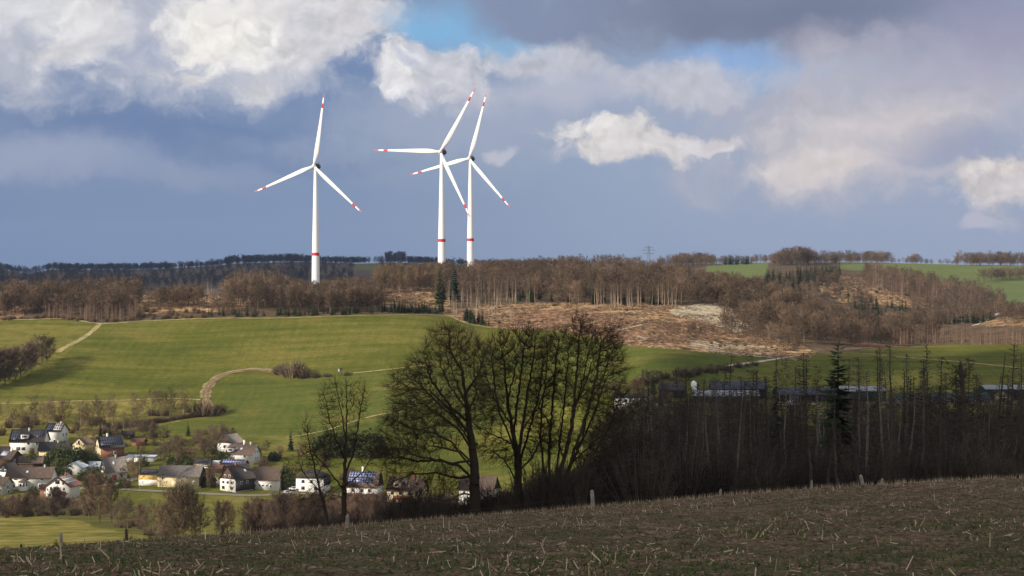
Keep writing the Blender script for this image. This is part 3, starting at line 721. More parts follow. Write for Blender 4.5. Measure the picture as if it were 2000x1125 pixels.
def big_tree(name, base_px, Y, skel_px, blobs, seed, rbase, natt, label, twigl=0.95, ntw=6, rtip=0.0108, expn=2.2, dk=0.34, step=0.23):
    rng = np.random.default_rng(seed); mp = Y / F
    bx, by, bz = at(base_px[0], Y); z0 = HY_to_z(base_px[1], Y)
    def loc(px, py, dy=0.0): return np.array([(px - base_px[0]) * mp, dy, -(py - base_px[1]) * mp])
    skel = []; 
    for line in skel_px:                      # each: start index or None, list of (px, py, depth)
        prev = None
        for i, (a, b_, d) in enumerate(line):
            q = loc(a, b_, d)
            if i == 0 and skel:
                prev = int(np.argmin([np.linalg.norm(s_[0] - q) for s_ in skel])); continue
            if prev is None: skel.append((q, -1)); prev = 0
            else:
                p0 = skel[prev][0]; n = max(1, int(np.linalg.norm(q - p0) / step))
                for k in range(1, n + 1):
                    t = k / n; w = rng.normal(0, 0.03, 3) if k < n else 0
                    skel.append((p0 * (1 - t) + q * t + w, prev)); prev = len(skel) - 1
    vol = np.array([a[2] * a[3] * min(a[2], a[3]) for a in blobs], float); cnt = np.maximum(8, natt * vol / vol.sum()).astype(int)
    A_ = []
    for (cx, cy, rx, ry), c in zip(blobs, cnt):
        p = rng.normal(0, 1, (c, 3)); p /= np.linalg.norm(p, axis=1, keepdims=True); p *= rng.random((c, 1)) ** 0.40
        dz = (rng.random() - 0.5) * 0.8 * rx * mp
        A_.append(loc(cx, cy) + np.array([0, dz, 0]) + p * np.array([rx * mp, 0.95 * (rx + ry) / 2 * mp, ry * mp]))
    A_ = np.concatenate(A_)
    pos, par = colonize(skel, A_, step, 3.2, dk, rng)
    n = len(pos); acc = np.zeros(n); kids = np.zeros(n, int)
    for i in range(n - 1, 0, -1):
        if kids[i] == 0: acc[i] = rtip ** expn
        acc[par[i]] += acc[i]; kids[par[i]] += 1
    r = acc ** (1 / expn); sc = rbase / r[0]
    r = np.where(r > 0.03, r * (1 + (sc - 1) * np.clip((r - 0.03) / max(r[0] - 0.03, 1e-3), 0, 1) ** 0.6), r)
    hz = pos[:, 2]; r = r * (1 + 0.35 * np.exp(-np.maximum(hz, 0) / 0.5) * (r > rbase * .6))
    # smooth the zigzag
    for _ in range(2):
        q = pos.copy(); m = kids == 1
        nxt = np.zeros(n, int)
        for i in range(1, n): nxt[par[i]] = i
        ii = np.nonzero(m)[0]; ii = ii[ii > 0]
        q[ii] = 0.5 * pos[ii] + 0.25 * pos[par[ii]] + 0.25 * pos[nxt[ii]]; pos = q
    i = np.arange(1, n); P0 = pos[par[i]]; P1 = pos[i]; d = P1 - P0; P1 = P1 + d * 0.05
    R0 = np.minimum(r[par[i]], r[i] * 1.25); R1 = r[i]
    gt = Geo(); gc = Geo()
    thick = R1 > 0.075
    gt.tubes(P0[thick], P1[thick], R0[thick], R1[thick], 7)
    gt.tubes([[0, 0, -0.9]], [pos[0] + np.array([0, 0, .06])], [rbase * 1.7], [r[0] * 1.02], 7)
    mid = (~thick) & (R1 > 0.022); fine = R1 <= 0.022
    gc.tubes(P0[mid], P1[mid], R0[mid], R1[mid], 5); gc.tubes(P0[fine], P1[fine], R0[fine], R1[fine], 3)
    # twigs
    tp = np.nonzero((R1 < 0.028))[0]; tp = np.repeat(tp, ntw); tp = tp[rng.random(len(tp)) < 0.8]
    D = d[tp] / np.linalg.norm(d[tp], axis=1, keepdims=True)
    ow = P0[tp] - np.array([0, 0, pos[:, 2].max() * .45]); ow /= np.linalg.norm(ow, axis=1, keepdims=True); dv = D * 0.7 + ow * 0.45 + rng.normal(0, 0.45, D.shape) + np.array([0, 0, 0.30]); dv /= np.linalg.norm(dv, axis=1, keepdims=True)
    Lw = twigl * (0.4 + 0.8 * rng.random(len(tp))); B = P0[tp] + d[tp] * rng.random((len(tp), 1)); E = B + dv * Lw[:, None]
    gc.spikes(B, E, 0.0085)
    t2 = rng.random(len(tp)) < 0.75; B2 = B[t2] + (E[t2] - B[t2]) * (0.3 + 0.5 * rng.random((t2.sum(), 1))); dv2 = dv[t2] + rng.normal(0, 0.55, (t2.sum(), 3)); dv2 /= np.linalg.norm(dv2, axis=1, keepdims=True)
    gc.spikes(B2, B2 + dv2 * (Lw[t2] * 0.6)[:, None], 0.0075)
    e = empty(name, (bx, by, z0), 0, label, 'bare tree')
    gt.build('trunk', BARK, e, smooth=True); gc.build('crown', TWIG, e)
    return e
def HY_to_z(py, Y): return -(py - HY) / F * Y

big_tree('oak_tree', (928, 1012), 127, [
    [(928, 1012, 0), (927, 960, 0), (926, 900, 0), (919, 850, 0.2), (912, 800, 0.3), (905, 740, 0.2), (898, 690, 0)],
    [(926, 905, 0), (900, 880, -.5), (870, 872, -.9), (840, 868, -1)], [(922, 880, 0), (895, 840, .6), (860, 815, 1), (825, 790, 1)],
    [(926, 930, 0), (895, 935, .4), (850, 925, .6), (800, 930, .5)], [(918, 850, 0), (880, 800, -.6), (840, 760, -.8)], [(912, 800, 0), (880, 760, .8), (860, 720, 1)],
    [(908, 770, 0), (935, 730, -.6), (945, 690, -.5)], [(924, 900, 0), (880, 900, -1.5), (800, 880, -2)], [(926, 945, 0), (898, 912, .5), (858, 900, .9), (815, 905, 1.0), (778, 895, .8), (752, 900, .6)], [(927, 965, 0), (905, 962, -.6), (872, 975, -1), (835, 968, -1), (800, 975, -1.2)], [(921, 870, 0), (890, 825, 1.2), (852, 790, 1.6), (815, 750, 1.4)], [(916, 830, 0), (878, 795, 1.0), (842, 745, .6), (828, 700, .4)], [(910, 790, 0), (888, 735, -1), (872, 690, -.9)], [(923, 890, 0), (950, 860, .8), (965, 820, 1)], [(925, 920, 0), (885, 870, 1), (845, 850, 1.8), (795, 840, 2), (760, 820, 1.8)], [(903, 730, 0), (880, 690, .6), (876, 655, .5)], [(915, 810, 0), (930, 770, 1.0), (925, 720, 1.2)]],
    [(885, 690, 58, 58), (880, 655, 34, 26), (850, 660, 28, 20), (930, 700, 44, 48), (800, 765, 52, 52), (835, 730, 55, 50), (840, 820, 85, 70), (790, 870, 55, 62), (775, 905, 36, 40), (855, 940, 85, 36), (900, 780, 60, 60), (760, 830, 22, 30), (945, 790, 28, 40), (775, 950, 50, 18)],
    21, 0.35, 5200, 'gnarled bare oak with crooked limbs reaching low over the village roofs')
big_tree('oak_tree', (1010, 1003), 130, [
    [(1010, 1003, 0), (1013, 950, 0), (1010, 900, 0), (1003, 850, .1), (992, 790, .2), (985, 720, .2), (980, 680, .2)],
    [(1011, 910, 0), (1018, 850, -.4), (1028, 780, -.5), (1040, 710, -.5), (1045, 670, -.4)], [(1005, 870, 0), (960, 850, .8), (930, 835, 1.2)], [(1000, 830, 0), (968, 780, -.9), (950, 735, -1)],
    [(1020, 840, 0), (1050, 800, .8), (1070, 750, 1)], [(990, 780, 0), (1005, 730, 1), (1010, 690, 1)], [(1012, 930, 0), (1022, 880, .5), (1040, 820, .8), (1056, 760, .9), (1062, 700, .8)], [(1009, 900, 0), (995, 850, -.5), (975, 800, -.9), (965, 740, -1), (960, 695, -.8)], [(1012, 945, 0), (985, 900, .6), (955, 880, 1), (925, 868, 1.2)], [(1003, 850, 0), (1010, 790, .7), (1018, 730, .9), (1024, 675, .8)], [(1012, 920, 0), (1040, 890, -.8), (1058, 850, -1)]],
    [(985, 690, 46, 46), (1040, 680, 48, 46), (1010, 730, 60, 50), (960, 760, 42, 52), (1060, 750, 36, 52), (940, 830, 40, 30), (1000, 800, 55, 50), (1035, 830, 30, 40), (1010, 655, 40, 20), (960, 880, 34, 26), (1000, 880, 60, 36), (1055, 850, 44, 44)],
    22, 0.27, 3800, 'bare twin stemmed tree standing in the middle between two spreading neighbours')
big_tree('oak_tree', (1082, 992), 131, [
    [(1082, 992, 0), (1076, 950, 0), (1072, 900, 0), (1075, 840, .2), (1080, 780, .2), (1085, 720, .2), (1090, 670, .1)],
    [(1080, 960, 0), (1100, 900, -.3), (1115, 840, -.4), (1122, 780, -.5), (1128, 700, -.4), (1132, 650, -.3)], [(1082, 980, 0), (1110, 920, .3), (1138, 860, .5), (1165, 800, .7), (1185, 740, .8)],
    [(1112, 910, 0), (1150, 870, -.8), (1195, 830, -1), (1240, 795, -1)], [(1120, 800, 0), (1145, 750, .8), (1160, 700, 1)], [(1076, 830, 0), (1050, 790, -.8), (1045, 750, -.8)], [(1100, 900, 0), (1090, 850, 1), (1100, 790, 1.2)], [(1080, 970, 0), (1090, 900, .6), (1098, 830, .7), (1106, 760, .8), (1110, 690, .7)], [(1082, 975, 0), (1062, 920, .5), (1055, 860, .6), (1058, 800, .5), (1066, 740, .4), (1070, 690, .4)], [(1084, 985, 0), (1125, 935, -.5), (1160, 885, -.7), (1190, 830, -.8), (1212, 770, -.8)], [(1110, 920, 0), (1128, 860, -.8), (1150, 790, -1), (1165, 730, -1), (1172, 670, -.9)], [(1138, 860, 0), (1150, 800, 1.2), (1180, 740, 1.4), (1195, 690, 1.3)], [(1122, 780, 0), (1140, 730, -.8), (1150, 680, -.8)], [(1084, 980, 0), (1130, 960, .8), (1180, 930, 1), (1225, 905, 1)]],
    [(1095, 690, 50, 48), (1135, 665, 40, 48), (1130, 620, 16, 22), (1175, 690, 50, 54), (1205, 735, 30, 46), (1120, 760, 60, 55), (1165, 790, 50, 50), (1200, 800, 44, 40), (1060, 780, 36, 50), (1235, 795, 24, 18), (1160, 870, 60, 36), (1090, 850, 44, 44), (1195, 655, 24, 24)],
    23, 0.30, 5400, 'broad bare tree with many fanned stems beside the weathered fence post')
big_tree('bare_tree', (672, 1032), 124, [
    [(672, 1032, 0), (672, 980, 0), (673, 920, 0), (676, 860, 0), (678, 800, 0), (676, 760, 0)],
    [(673, 930, 0), (690, 880, .5), (700, 820, .6), (708, 770, .6)], [(674, 900, 0), (655, 850, -.5), (642, 800, -.6), (632, 760, -.6)], [(676, 860, 0), (665, 800, .4), (655, 750, .5)], [(673, 950, 0), (710, 920, -.6), (730, 885, -.7)], [(673, 960, 0), (640, 920, .6), (615, 890, .7)]],
    [(672, 790, 22, 46), (700, 790, 26, 44), (640, 800, 24, 46), (670, 860, 50, 40), (720, 880, 34, 34), (620, 890, 30, 34), (672, 755, 32, 18), (650, 950, 50, 24), (715, 940, 36, 24)],
    24, 0.17, 2200, 'slender bare tree with upswept twigs behind the thick fence post', 0.9, 3, 0.009)
big_tree('bare_tree', (640, 1036), 128, [
    [(640, 1036, 0), (632, 980, 0), (618, 930, 0), (606, 880, 0), (600, 830, 0)], [(618, 930, 0), (640, 890, .4), (648, 850, .4)], [(626, 955, 0), (596, 925, -.4), (585, 895, -.5)]],
    [(598, 850, 18, 34), (606, 890, 30, 36), (640, 880, 22, 34), (590, 910, 22, 26), (600, 815, 10, 16), (620, 970, 44, 24)], 25, 0.12, 1000, 'thin young bare tree leaning left in front of the white house with dark roof', 0.8, 3, 0.008)
big_tree('bare_tree', (1222, 988), 137, [
    [(1222, 988, 0), (1220, 930, 0), (1212, 880, 0), (1205, 840, 0)], [(1220, 930, 0), (1245, 890, .5), (1260, 860, .5)], [(1220, 950, 0), (1190, 925, .5), (1165, 910, .5)]],
    [(1210, 860, 40, 34), (1250, 880, 40, 34), (1180, 920, 44, 34), (1240, 930, 48, 34)], 26, 0.14, 1700, 'low bushy bare tree filling the gap before the dead spruce stand', 0.8, 3, 0.008)

# ---------------------------------------------------------------- prototypes of smaller trees
def proto_bare(seed, H, cw, tf, nb, twr, trunkr, up=0.6, lod=1.0, stems=1, sub=4, tw=4, shape='round', zb=0.22):
    """returns (trunk Geo, crown Geo) of a bare tree; base at the origin"""
    rng = np.random.default_rng(seed); gt = Geo(); gc = Geo()
    for s_ in range(stems):
        n = 6; z = np.linspace(0, H * 0.93, n + 1); bx = np.cumsum(np.r_[0, rng.normal(0, H * 0.010, n)]); by = np.cumsum(np.r_[0, rng.normal(0, H * 0.010, n)])
        if stems > 1:
            a = rng.random() * 6.28; q = rng.random() * cw * 0.35; bx = bx + math.cos(a) * q * (z / H); by = by + math.sin(a) * q * (z / H)
        P = np.stack([bx, by, z], 1); r = trunkr * (1 - 0.88 * (z / z[-1])) * (1 if stems == 1 else 0.6)
        P[0, 2] = -0.6
        gt.tubes(P[:-1], P[1:], r[:-1], r[1:], 6)
        B0 = []; B1 = []; r0 = []; r1 = []; tips = []; S0 = []; S1 = []
        for b_ in range(nb // stems):
            t = tf + (0.97 - tf) * (b_ + rng.random()) / (nb // stems); h = (t - tf) / (1 - tf)
            prof = {'round': math.sin(math.pi * min(1, 0.18 + 0.82 * h)) ** 0.6, 'tall': 0.55 + 0.45 * math.sin(math.pi * h), 'cone': 1.05 - h}[shape]
            Lb = max(0.6, cw / 2 * prof * (0.75 + 0.5 * rng.random()))
            a = b_ * 2.4 + rng.normal(0, 0.5); e = up + 0.5 * h + rng.normal(0, 0.15)
            p = np.array([np.interp(t * H, z, bx), np.interp(t * H, z, by), t * H * 0.93 if t > .95 else t * H])
            rr = max(twr * 1.3, trunkr * 0.35 * (1 - 0.7 * h))
            pts = [p]
            for k in range(3):
                d = np.array([math.cos(a) * math.cos(e), math.sin(a) * math.cos(e), math.sin(e)]); p = p + d * Lb / 3; pts.append(p); e += rng.normal(0.12, 0.12); a += rng.normal(0, 0.2)
            for k in range(3):
                B0.append(pts[k]); B1.append(pts[k + 1]); r0.append(rr * (1 - k / 3.4)); r1.append(rr * (1 - (k + 1) / 3.4))
            for q in range(max(1, int(sub * (0.6 + 0.5 * Lb / (cw / 2))))):
                s2 = 0.2 + 0.8 * rng.random(); k = min(2, int(s2 * 3)); f = s2 * 3 - k
                c0 = pts[k] * (1 - f) + pts[k + 1] * f
                d = (pts[k + 1] - pts[k]); d = d / np.linalg.norm(d) + rng.normal(0, 0.55, 3) + np.array([0, 0, zb]); d /= np.linalg.norm(d)
                l2 = Lb * 0.45 * (0.6 + 0.6 * rng.random()); c1 = c0 + d * l2
                S0.append(c0); S1.append(c1)
                for w_ in range(tw):
                    f2 = 0.15 + 0.85 * rng.random(); t0 = c0 + d * l2 * f2; dd = d + rng.normal(0, 0.6, 3) + np.array([0, 0, zb * .7]); dd /= np.linalg.norm(dd)
                    tips.append((t0, t0 + dd * l2 * (0.5 + 0.5 * rng.random())))
        gc.tubes(B0, B1, r0, r1, 3)
        gc.spikes(S0, S1, twr * 1.4)
        if tips:
            if lod >= 1: gc.spikes([a_ for a_, _ in tips], [b for _, b in tips], twr)
            else:
                k = [i for i in range(len(tips)) if rng.random() < lod]; a_ = np.array([tips[i][0] for i in k]); b2 = np.array([tips[i][1] for i in k])
                o = rng.normal(0, 1, a_.shape); o /= np.linalg.norm(o, axis=1, keepdims=True); o *= twr * 1.5
                V = np.stack([a_ - o, a_ + o, b2], 1).reshape(-1, 3); gc.add(V, T=np.arange(len(V)).reshape(-1, 3))
    return gt, gc

def proto_spruce(seed, H, w, layers=16, per=9, dens=1.0, gap=0.12):
    rng = np.random.default_rng(seed); gt = Geo(); gc = Geo()
    gt.tubes([[0, 0, -0.5]], [[0, 0, H * 0.97]], [H * 0.014 + 0.05], [0.02], 6)
    V = []
    for l in range(layers):
        h = gap + (0.985 - gap) * (l + 0.3 * rng.random()) / layers
        Lb = w / 2 * (1.02 - h) ** 0.85 * (0.8 + 0.35 * rng.random()) + 0.05 * w
        for q in range(max(5, int(per * (1.15 - 0.5 * h)))):
            if rng.random() > dens: continue
            a = rng.random() * 6.283; L2 = Lb * (0.65 + 0.5 * rng.random()); dr = -0.28 - 0.15 * rng.random() + 0.5 * h
            d = np.array([math.cos(a), math.sin(a), dr]); p = np.array([0, 0, h * H]); sd_ = np.array([-math.sin(a), math.cos(a), 0.0]) * L2 * 0.30
            m_ = p + d * L2 * 0.55
            for k in range(2):
                tip = p + d * L2 * (1.0 - 0.25 * k) + np.array([0, 0, -0.12 * L2 * k]) + rng.normal(0, 0.06 * L2, 3)
                s3 = sd_ * (1 if k == 0 else -1)
                V += [p, m_ + s3 + np.array([0, 0, -0.10 * L2]), tip]
            V += [p, m_ + sd_ * .8 + np.array([0, 0, -0.22 * L2]), m_ - sd_ * .8 + np.array([0, 0, -0.22 * L2])]
    V += [np.array([-.012 * w, 0, H * .95]), np.array([.012 * w, 0, H * .95]), np.array([0, 0, H])]
    V = np.array(V); gc.add(V, T=np.arange(len(V)).reshape(-1, 3))
    return gt, gc

def proto_bush(seed, H, w, nst, twr, leaf=0):
    rng = np.random.default_rng(seed); gt = Geo(); gc = Geo()
    S0 = []; S1 = []; W0 = []; W1 = []
    for k in range(nst):
        a = rng.random() * 6.283; q = w / 2 * rng.random() ** 0.5; hh = H * (0.55 + 0.45 * rng.random()) * math.sqrt(max(0.12, 1 - (q / (w / 2 + 1e-3)) ** 2 * 0.8))
        p0 = np.array([math.cos(a) * q * 0.45, math.sin(a) * q * 0.45, -0.2]); p1 = np.array([math.cos(a) * q, math.sin(a) * q, hh]); S0.append(p0); S1.append(p1)
        for j in range(9):
            f = 0.15 + 0.85 * rng.random(); c = p0 * (1 - f) + p1 * f; d = (p1 - p0) / np.linalg.norm(p1 - p0) + rng.normal(0, 0.7, 3); d /= np.linalg.norm(d)
            W0.append(c); W1.append(c + d * hh * 0.30 * (0.5 + rng.random()))
    gt.tubes(S0, S1, twr * 2.2, twr * 0.8, 3); gc.spikes(W0, W1, twr)
    if leaf:
        n = leaf; a = rng.random(n) * 6.283; e = np.arcsin(rng.random(n)); rr = rng.random(n) ** 0.3
        lump = 1 + 0.25 * np.sin(3 * a + seed) * np.cos(2.3 * e * 2) ; c = np.stack([np.cos(a) * np.cos(e) * w / 2 * rr * lump, np.sin(a) * np.cos(e) * w / 2 * rr * lump, np.sin(e) * H * rr * lump], 1)
        s1 = rng.normal(0, 1, (n, 3)) * w * 0.05; s2 = rng.normal(0, 1, (n, 3)) * w * 0.05
        V = np.stack([c, c + s1, c + s2], 1).reshape(-1, 3); gc.add(V, T=np.arange(len(V)).reshape(-1, 3))
    return gt, gc

KINDS = {}
def reg(kind, protos, mats, names):
    """keep a kind's variants as shared meshes and as packed arrays"""
    KINDS[kind] = dict(me=[(a.mesh(names[0] + '_trunk', mats[0], True), b_.mesh(names[0] + '_crown', mats[1])) for a, b_ in protos],
                       pk=[(a.packed(), b_.packed()) for a, b_ in protos], mats=mats, name=names[0], cat=names[1])
reg('broad', [proto_bare(100 + i, 14, 11, 0.15, 28, 0.058, 0.26, 0.28, 1, 1, 6, 7, 'round', .05) for i in range(6)], (WBARK, WTWIG), ('bare_tree', 'bare tree'))
reg('slim', [proto_bare(120 + i, 14, 7.4, 0.22, 27, 0.058, 0.18, 0.32, 1, 1, 5, 7, 'round', .06) for i in range(6)], (WBARK, WTWIG), ('bare_tree', 'bare tree'))
reg('pole', [proto_bare(140 + i, 16, 3.4, 0.55, 14, 0.040, 0.19, 0.35, 1, 1, 3, 4, 'tall') for i in range(5)], (PBARK, WTWIG), ('pole_tree', 'pole tree'))
reg('larch', [proto_bare(160 + i, 11, 3.4, 0.10, 30, 0.045, 0.10, 0.30, 1, 1, 4, 4, 'cone') for i in range(5)], (PBARK, PTWIG), ('larch_tree', 'larch'))
reg('birch', [proto_bare(180 + i, 12, 7.0, 0.14, 26, 0.036, 0.11, 0.55, 1, 1, 5, 6, 'round', .1) for i in range(4)], (PBARK, BUSHT), ('birch_tree', 'birch'))
reg('alder', [proto_bare(200 + i, 13, 8.2, 0.05, 50, 0.042, 0.17, 0.62, 1, 3, 7, 7, 'round', .15) for i in range(5)], (WBARK, ALDT), ('alder_tree', 'bare tree'))
reg('spruce', [proto_spruce(220 + i, 12, 5.6, 18, 13) for i in range(5)], (BARK, CONIF), ('spruce_tree', 'spruce'))
reg('bush', [proto_bush(240 + i, 4, 5, 60, 0.045) for i in range(4)], (WBARK, BUSHT), ('bare_bush', 'bush'))
reg('evergreen', [proto_bush(260 + i, 4, 5, 10, 0.03, 1300) for i in range(3)], (WBARK, OLIVE), ('evergreen_bush', 'evergreen bush'))
# light variants for the mass of the woods
LOW = {
 'broad': [proto_bare(300 + i, 14, 11, 0.14 + .03 * i, 20, 0.075, 0.22, 0.25, .999, 1, 5, 5, 'round', 0.0) for i in range(5)],
 'slim': [proto_bare(320 + i, 14, 7.6, 0.15 + .04 * i, 19, 0.075, 0.15, 0.28, .999, 1, 4, 5, 'round', 0.0) for i in range(5)],
 'pole': [proto_bare(340 + i, 16, 3.4, 0.55, 9, 0.05, 0.19, 0.35, .999, 1, 2, 3, 'tall') for i in range(4)],
 'larch': [proto_bare(360 + i, 11, 3.4, 0.10, 20, 0.06, 0.10, 0.30, .999, 1, 3, 4, 'cone') for i in range(4)],
 'spruce': [proto_spruce(380 + i, 12, 5.2, 12, 9) for i in range(4)],
}
LOWPK = {k: [(a.packed(), b_.packed()) for a, b_ in v] for k, v in LOW.items()}
def place(kind, x, y, z, H, rz=None, label=None, group=None, var=None, wid=1.0):
    K_ = KINDS[kind]; i = random.randrange(len(K_['me'])) if var is None else var
    e = empty(K_['name'], (x, y, z), random.random() * 6.28 if rz is None else rz, label, K_['cat'], group)
    H0 = {'broad': 14, 'slim': 14, 'pole': 16, 'larch': 11, 'birch': 12, 'alder': 13, 'spruce': 12, 'bush': 4, 'evergreen': 4}[kind]
    s = H / H0; e.scale = (s * wid, s * wid, s)
    child('trunk' if kind not in ('bush', 'evergreen') else 'stems', K_['me'][i][0], e)
    child('crown' if kind not in ('evergreen',) else 'foliage', K_['me'][i][1], e)
    return e
def place_px(kind, px, base, top, y0=450.0, label=None, group=None, wid=1.0, sink=0.0, **k):
    x, y, z = hit(px, base, y0)
    return place(kind, x, y, z - sink, (base - top) * y / F, None, label, group, wid=wid, **k)

# ---------------------------------------------------------------- stand of dead spruces behind the field
def proto_dead(seed, H, r, low):
    rng = np.random.default_rng(seed); gt = Geo(); gc = Geo()
    n = 9; z = np.linspace(0, H, n + 1); bx = np.cumsum(np.r_[0, rng.normal(0, 0.05, n)]); by = np.cumsum(np.r_[0, rng.normal(0, 0.05, n)])
    P = np.stack([bx, by, z], 1); P[0, 2] = -1; rad = r * (1 - 0.9 * z / H) + 0.008
    gt.tubes(P[:-1], P[1:], rad[:-1], rad[1:], 6)
    S0 = []; S1 = []; W0 = []; W1 = []
    for h in np.arange(low * H, H * 0.99, 0.34):
        for q in range(rng.integers(3, 7)):
            t = h / H; a = rng.random() * 6.283
            Lb = (0.35 + 1.5 * (1 - t) ** 0.8 * rng.random() ** 1.3) * (0.5 if rng.random() < 0.35 else 1.0); e = -0.30 + 0.75 * t + rng.normal(0, 0.2)
            p = np.array([np.interp(h, z, bx), np.interp(h, z, by), h + rng.normal(0, .08)]); d = np.array([math.cos(a) * math.cos(e), math.sin(a) * math.cos(e), math.sin(e)])
            m_ = p + d * Lb * 0.6; d2 = d + np.array([0, 0, 0.25]) + rng.normal(0, .12, 3); S0.append(p); S1.append(m_); S0.append(m_); S1.append(m_ + d2 * Lb * 0.45)
            for j in range(3):
                if rng.random() < 0.9:
                    c = p + d * Lb * (0.3 + 0.7 * rng.random()); dd = d * .7 + rng.normal(0, .5, 3) + np.array([0, 0, -0.15]); W0.append(c); W1.append(c + dd * Lb * 0.35)
    gc.spikes(S0, S1, 0.034); gc.spikes(W0, W1, 0.018)
    return gt, gc
DP = [proto_dead(500 + i, 16, 0.085 + 0.025 * (i % 3), 0.10 + 0.05 * (i % 4)) for i in range(9)]
DM = [(a.mesh('dead_trunk', DEADW, True), b_.mesh('dead_branches', DEADT)) for a, b_ in DP]
def dead(px, Y, top, label, group=None, wid=1.0, lean=0.0):
    x, y, z = at(px, Y); H = HY_to_z(top, Y) - z
    i = random.randrange(9); e = empty('dead_spruce', (x, y, z), random.random() * 6.28, label, 'dead spruce', group)
    e.scale = (wid, wid, H / 16); e.rotation_euler = (lean * random.uniform(-1, 1), lean, random.random() * 6.28)
    child('trunk', DM[i][0], e); child('crown', DM[i][1], e); return e
GD = 'dead spruces standing behind the stubble field'
tops = [(1245, 770), (1262, 792), (1285, 760), (1305, 805), (1330, 770), (1352, 800), (1372, 745), (1395, 780), (1412, 690), (1432, 760), (1450, 735), (1470, 690), (1482, 720), (1500, 735), (1530, 700), (1552, 715), (1575, 690), (1582, 700),
        (1598, 740), (1620, 730), (1655, 700), (1675, 695), (1692, 725), (1718, 678), (1728, 680), (1747, 672), (1760, 725), (1777, 690), (1800, 672), (1803, 700), (1812, 720), (1836, 695), (1850, 725), (1868, 712), (1895, 700), (1915, 730), (1950, 760), (1973, 672), (1992, 690), (2010, 680)]
for px, tp in tops:
    Y = random.uniform(150, 200)
    dead(px + random.uniform(-3, 3), Y, tp, 'tall bare dead spruce rising above the dark stand against the meadow', GD, 1.15, 0.02)
for k in range(70):
    px = 1235 + 790 * random.random(); dead(px, random.uniform(150, 230), random.uniform(715, 790), 'bare dead spruce standing before the farm sheds in the dark stand', GD, 1.3, 0.05)
for k in range(180):
    px = 1225 + 800 * random.random(); Y = random.uniform(128, 260); dead(px, Y, 765 + 120 * random.random() ** 0.8 - (px - 1225) * 0.03, 'bare dead spruce pole deep inside the dark stand behind the field', GD, 1.15, 0.09 if k % 6 == 0 else 0.03)
dead(1640, 134, 800, 'grey dead spruce trunk leaning diagonally across the dark stand', None, 1.3, 0.5)
# snapped trunk with bare limbs
def snag(px, Y, top, label):
    x, y, z = at(px, Y); H = HY_to_z(top, Y) - z; rng = np.random.default_rng(9)
    gt = Geo(); gc = Geo(); zz = np.linspace(-1, H, 9); P = np.stack([0.25 * np.sin(zz * .4), 0 * zz, zz], 1); r = np.linspace(0.26, 0.17, 9)
    gt.tubes(P[:-1], P[1:], r[:-1], r[1:], 8); gt.spikes([[P[-1, 0], 0, H - .1], [P[-1, 0] + .08, 0.05, H - .1]], [[P[-1, 0] - .05, 0, H + .55], [P[-1, 0] + .1, .05, H + .35]], 0.1)
    S0 = []; S1 = []
    for k in range(34):
        h = H * (0.35 + 0.63 * rng.random()); s_ = -1 if rng.random() < .55 else 1; a = rng.normal(0, .7); L = 0.5 + 1.9 * rng.random(); p = np.array([np.interp(h, zz, P[:, 0]), 0, h])
        d = np.array([s_ * math.cos(a), math.sin(a), 0.25]); m_ = p + d * L * .6; e_ = m_ + (d + np.array([0, 0, .5])) * L * .4; S0 += [p, m_]; S1 += [m_, e_]
        for j in range(4): c = p + d * L * rng.random(); S0.append(c); S1.append(c + (d * .5 + rng.normal(0, .5, 3)) * .5)
    gc.spikes(S0, S1, 0.055)
    e = empty('broken_spruce', (x, y, z), 0, label, 'dead tree'); gt.build('trunk', DEADW, e, smooth=True); gc.build('crown', DEADT, e)
snag(1879, 150, 712, 'thick broken dead trunk with a splintered top and crooked side branches')
# living spruces in the stand
def live(px, Y, base_off, top, w, seed, label, lay=22, per=10, dens=.8, lean=0.0, gap=.3):
    x, y, z = at(px, Y); H = HY_to_z(top, Y) - z; gt, gc = proto_spruce(seed, H, w, lay, per, dens, gap)
    e = empty('spruce_tree', (x, y, z), 0, label, 'spruce'); e.rotation_euler = (0, lean, 0); gt.build('trunk', BARK, e); gc.build('crown', CONIF, e); return e
live(1637, 178, 0, 664, 6.8, 71, 'living dark green spruce with a full pointed crown above the dead stand', 27, 10, .62, 0, .36)
live(1516, 170, 0, 690, 3.0, 72, 'narrow ragged dark spruce left of the full crowned spruce', 44, 7, .55, 0, .25)
live(1938, 165, 0, 682, 1.9, 73, 'thin crooked living spruce leaning right near the green roofed hall', 26, 5, .55, 0.10, .5)
# undergrowth under and behind the stand
gU = Geo(); rngu = np.random.default_rng(77)
UB = [tuple(a.packed() for a in proto_bush(600 + i, 4, 4.6, 30, 0.016)) for i in range(4)]
def under(n, pa, pb, ya, yb, hmin, hmax):
    for k in range(n):
        px = pa + (pb - pa) * rngu.random(); Y = ya + (yb - ya) * rngu.random(); x, y, z = at(px, Y); H = hmin + (hmax - hmin) * rngu.random(); q = UB[rngu.integers(4)]
        for pk, off in zip(q, (0, 1)):
            gU.merge(pk, (x, y, z), rngu.random() * 6.28, H / 4, rngu.random())
under(330, 1200, 2050, 127, 250, 1.2, 5.2)
under(430, 1180, 2070, 240, 345, 6, 12.5)
under(150, 740, 1010, 127, 180, 0.8, 3.2)
under(120, 1030, 1260, 128, 200, 2.0, 5.6)
under(36, 955, 1040, 128, 190, 1.0, 3.2)
under(70, 1060, 1260, 190, 330, 4, 9)
under(40, 440, 760, 126, 170, .8, 1.8)
under(22, 1225, 1420, 140, 200, 2, 4.5)
UT = [tuple(a.packed() for a in proto_bare(640 + i, 14, 5.5, 0.12, 30, 0.020, 0.08, 0.45, 1, 1, 5, 6, 'tall')) for i in range(5)]
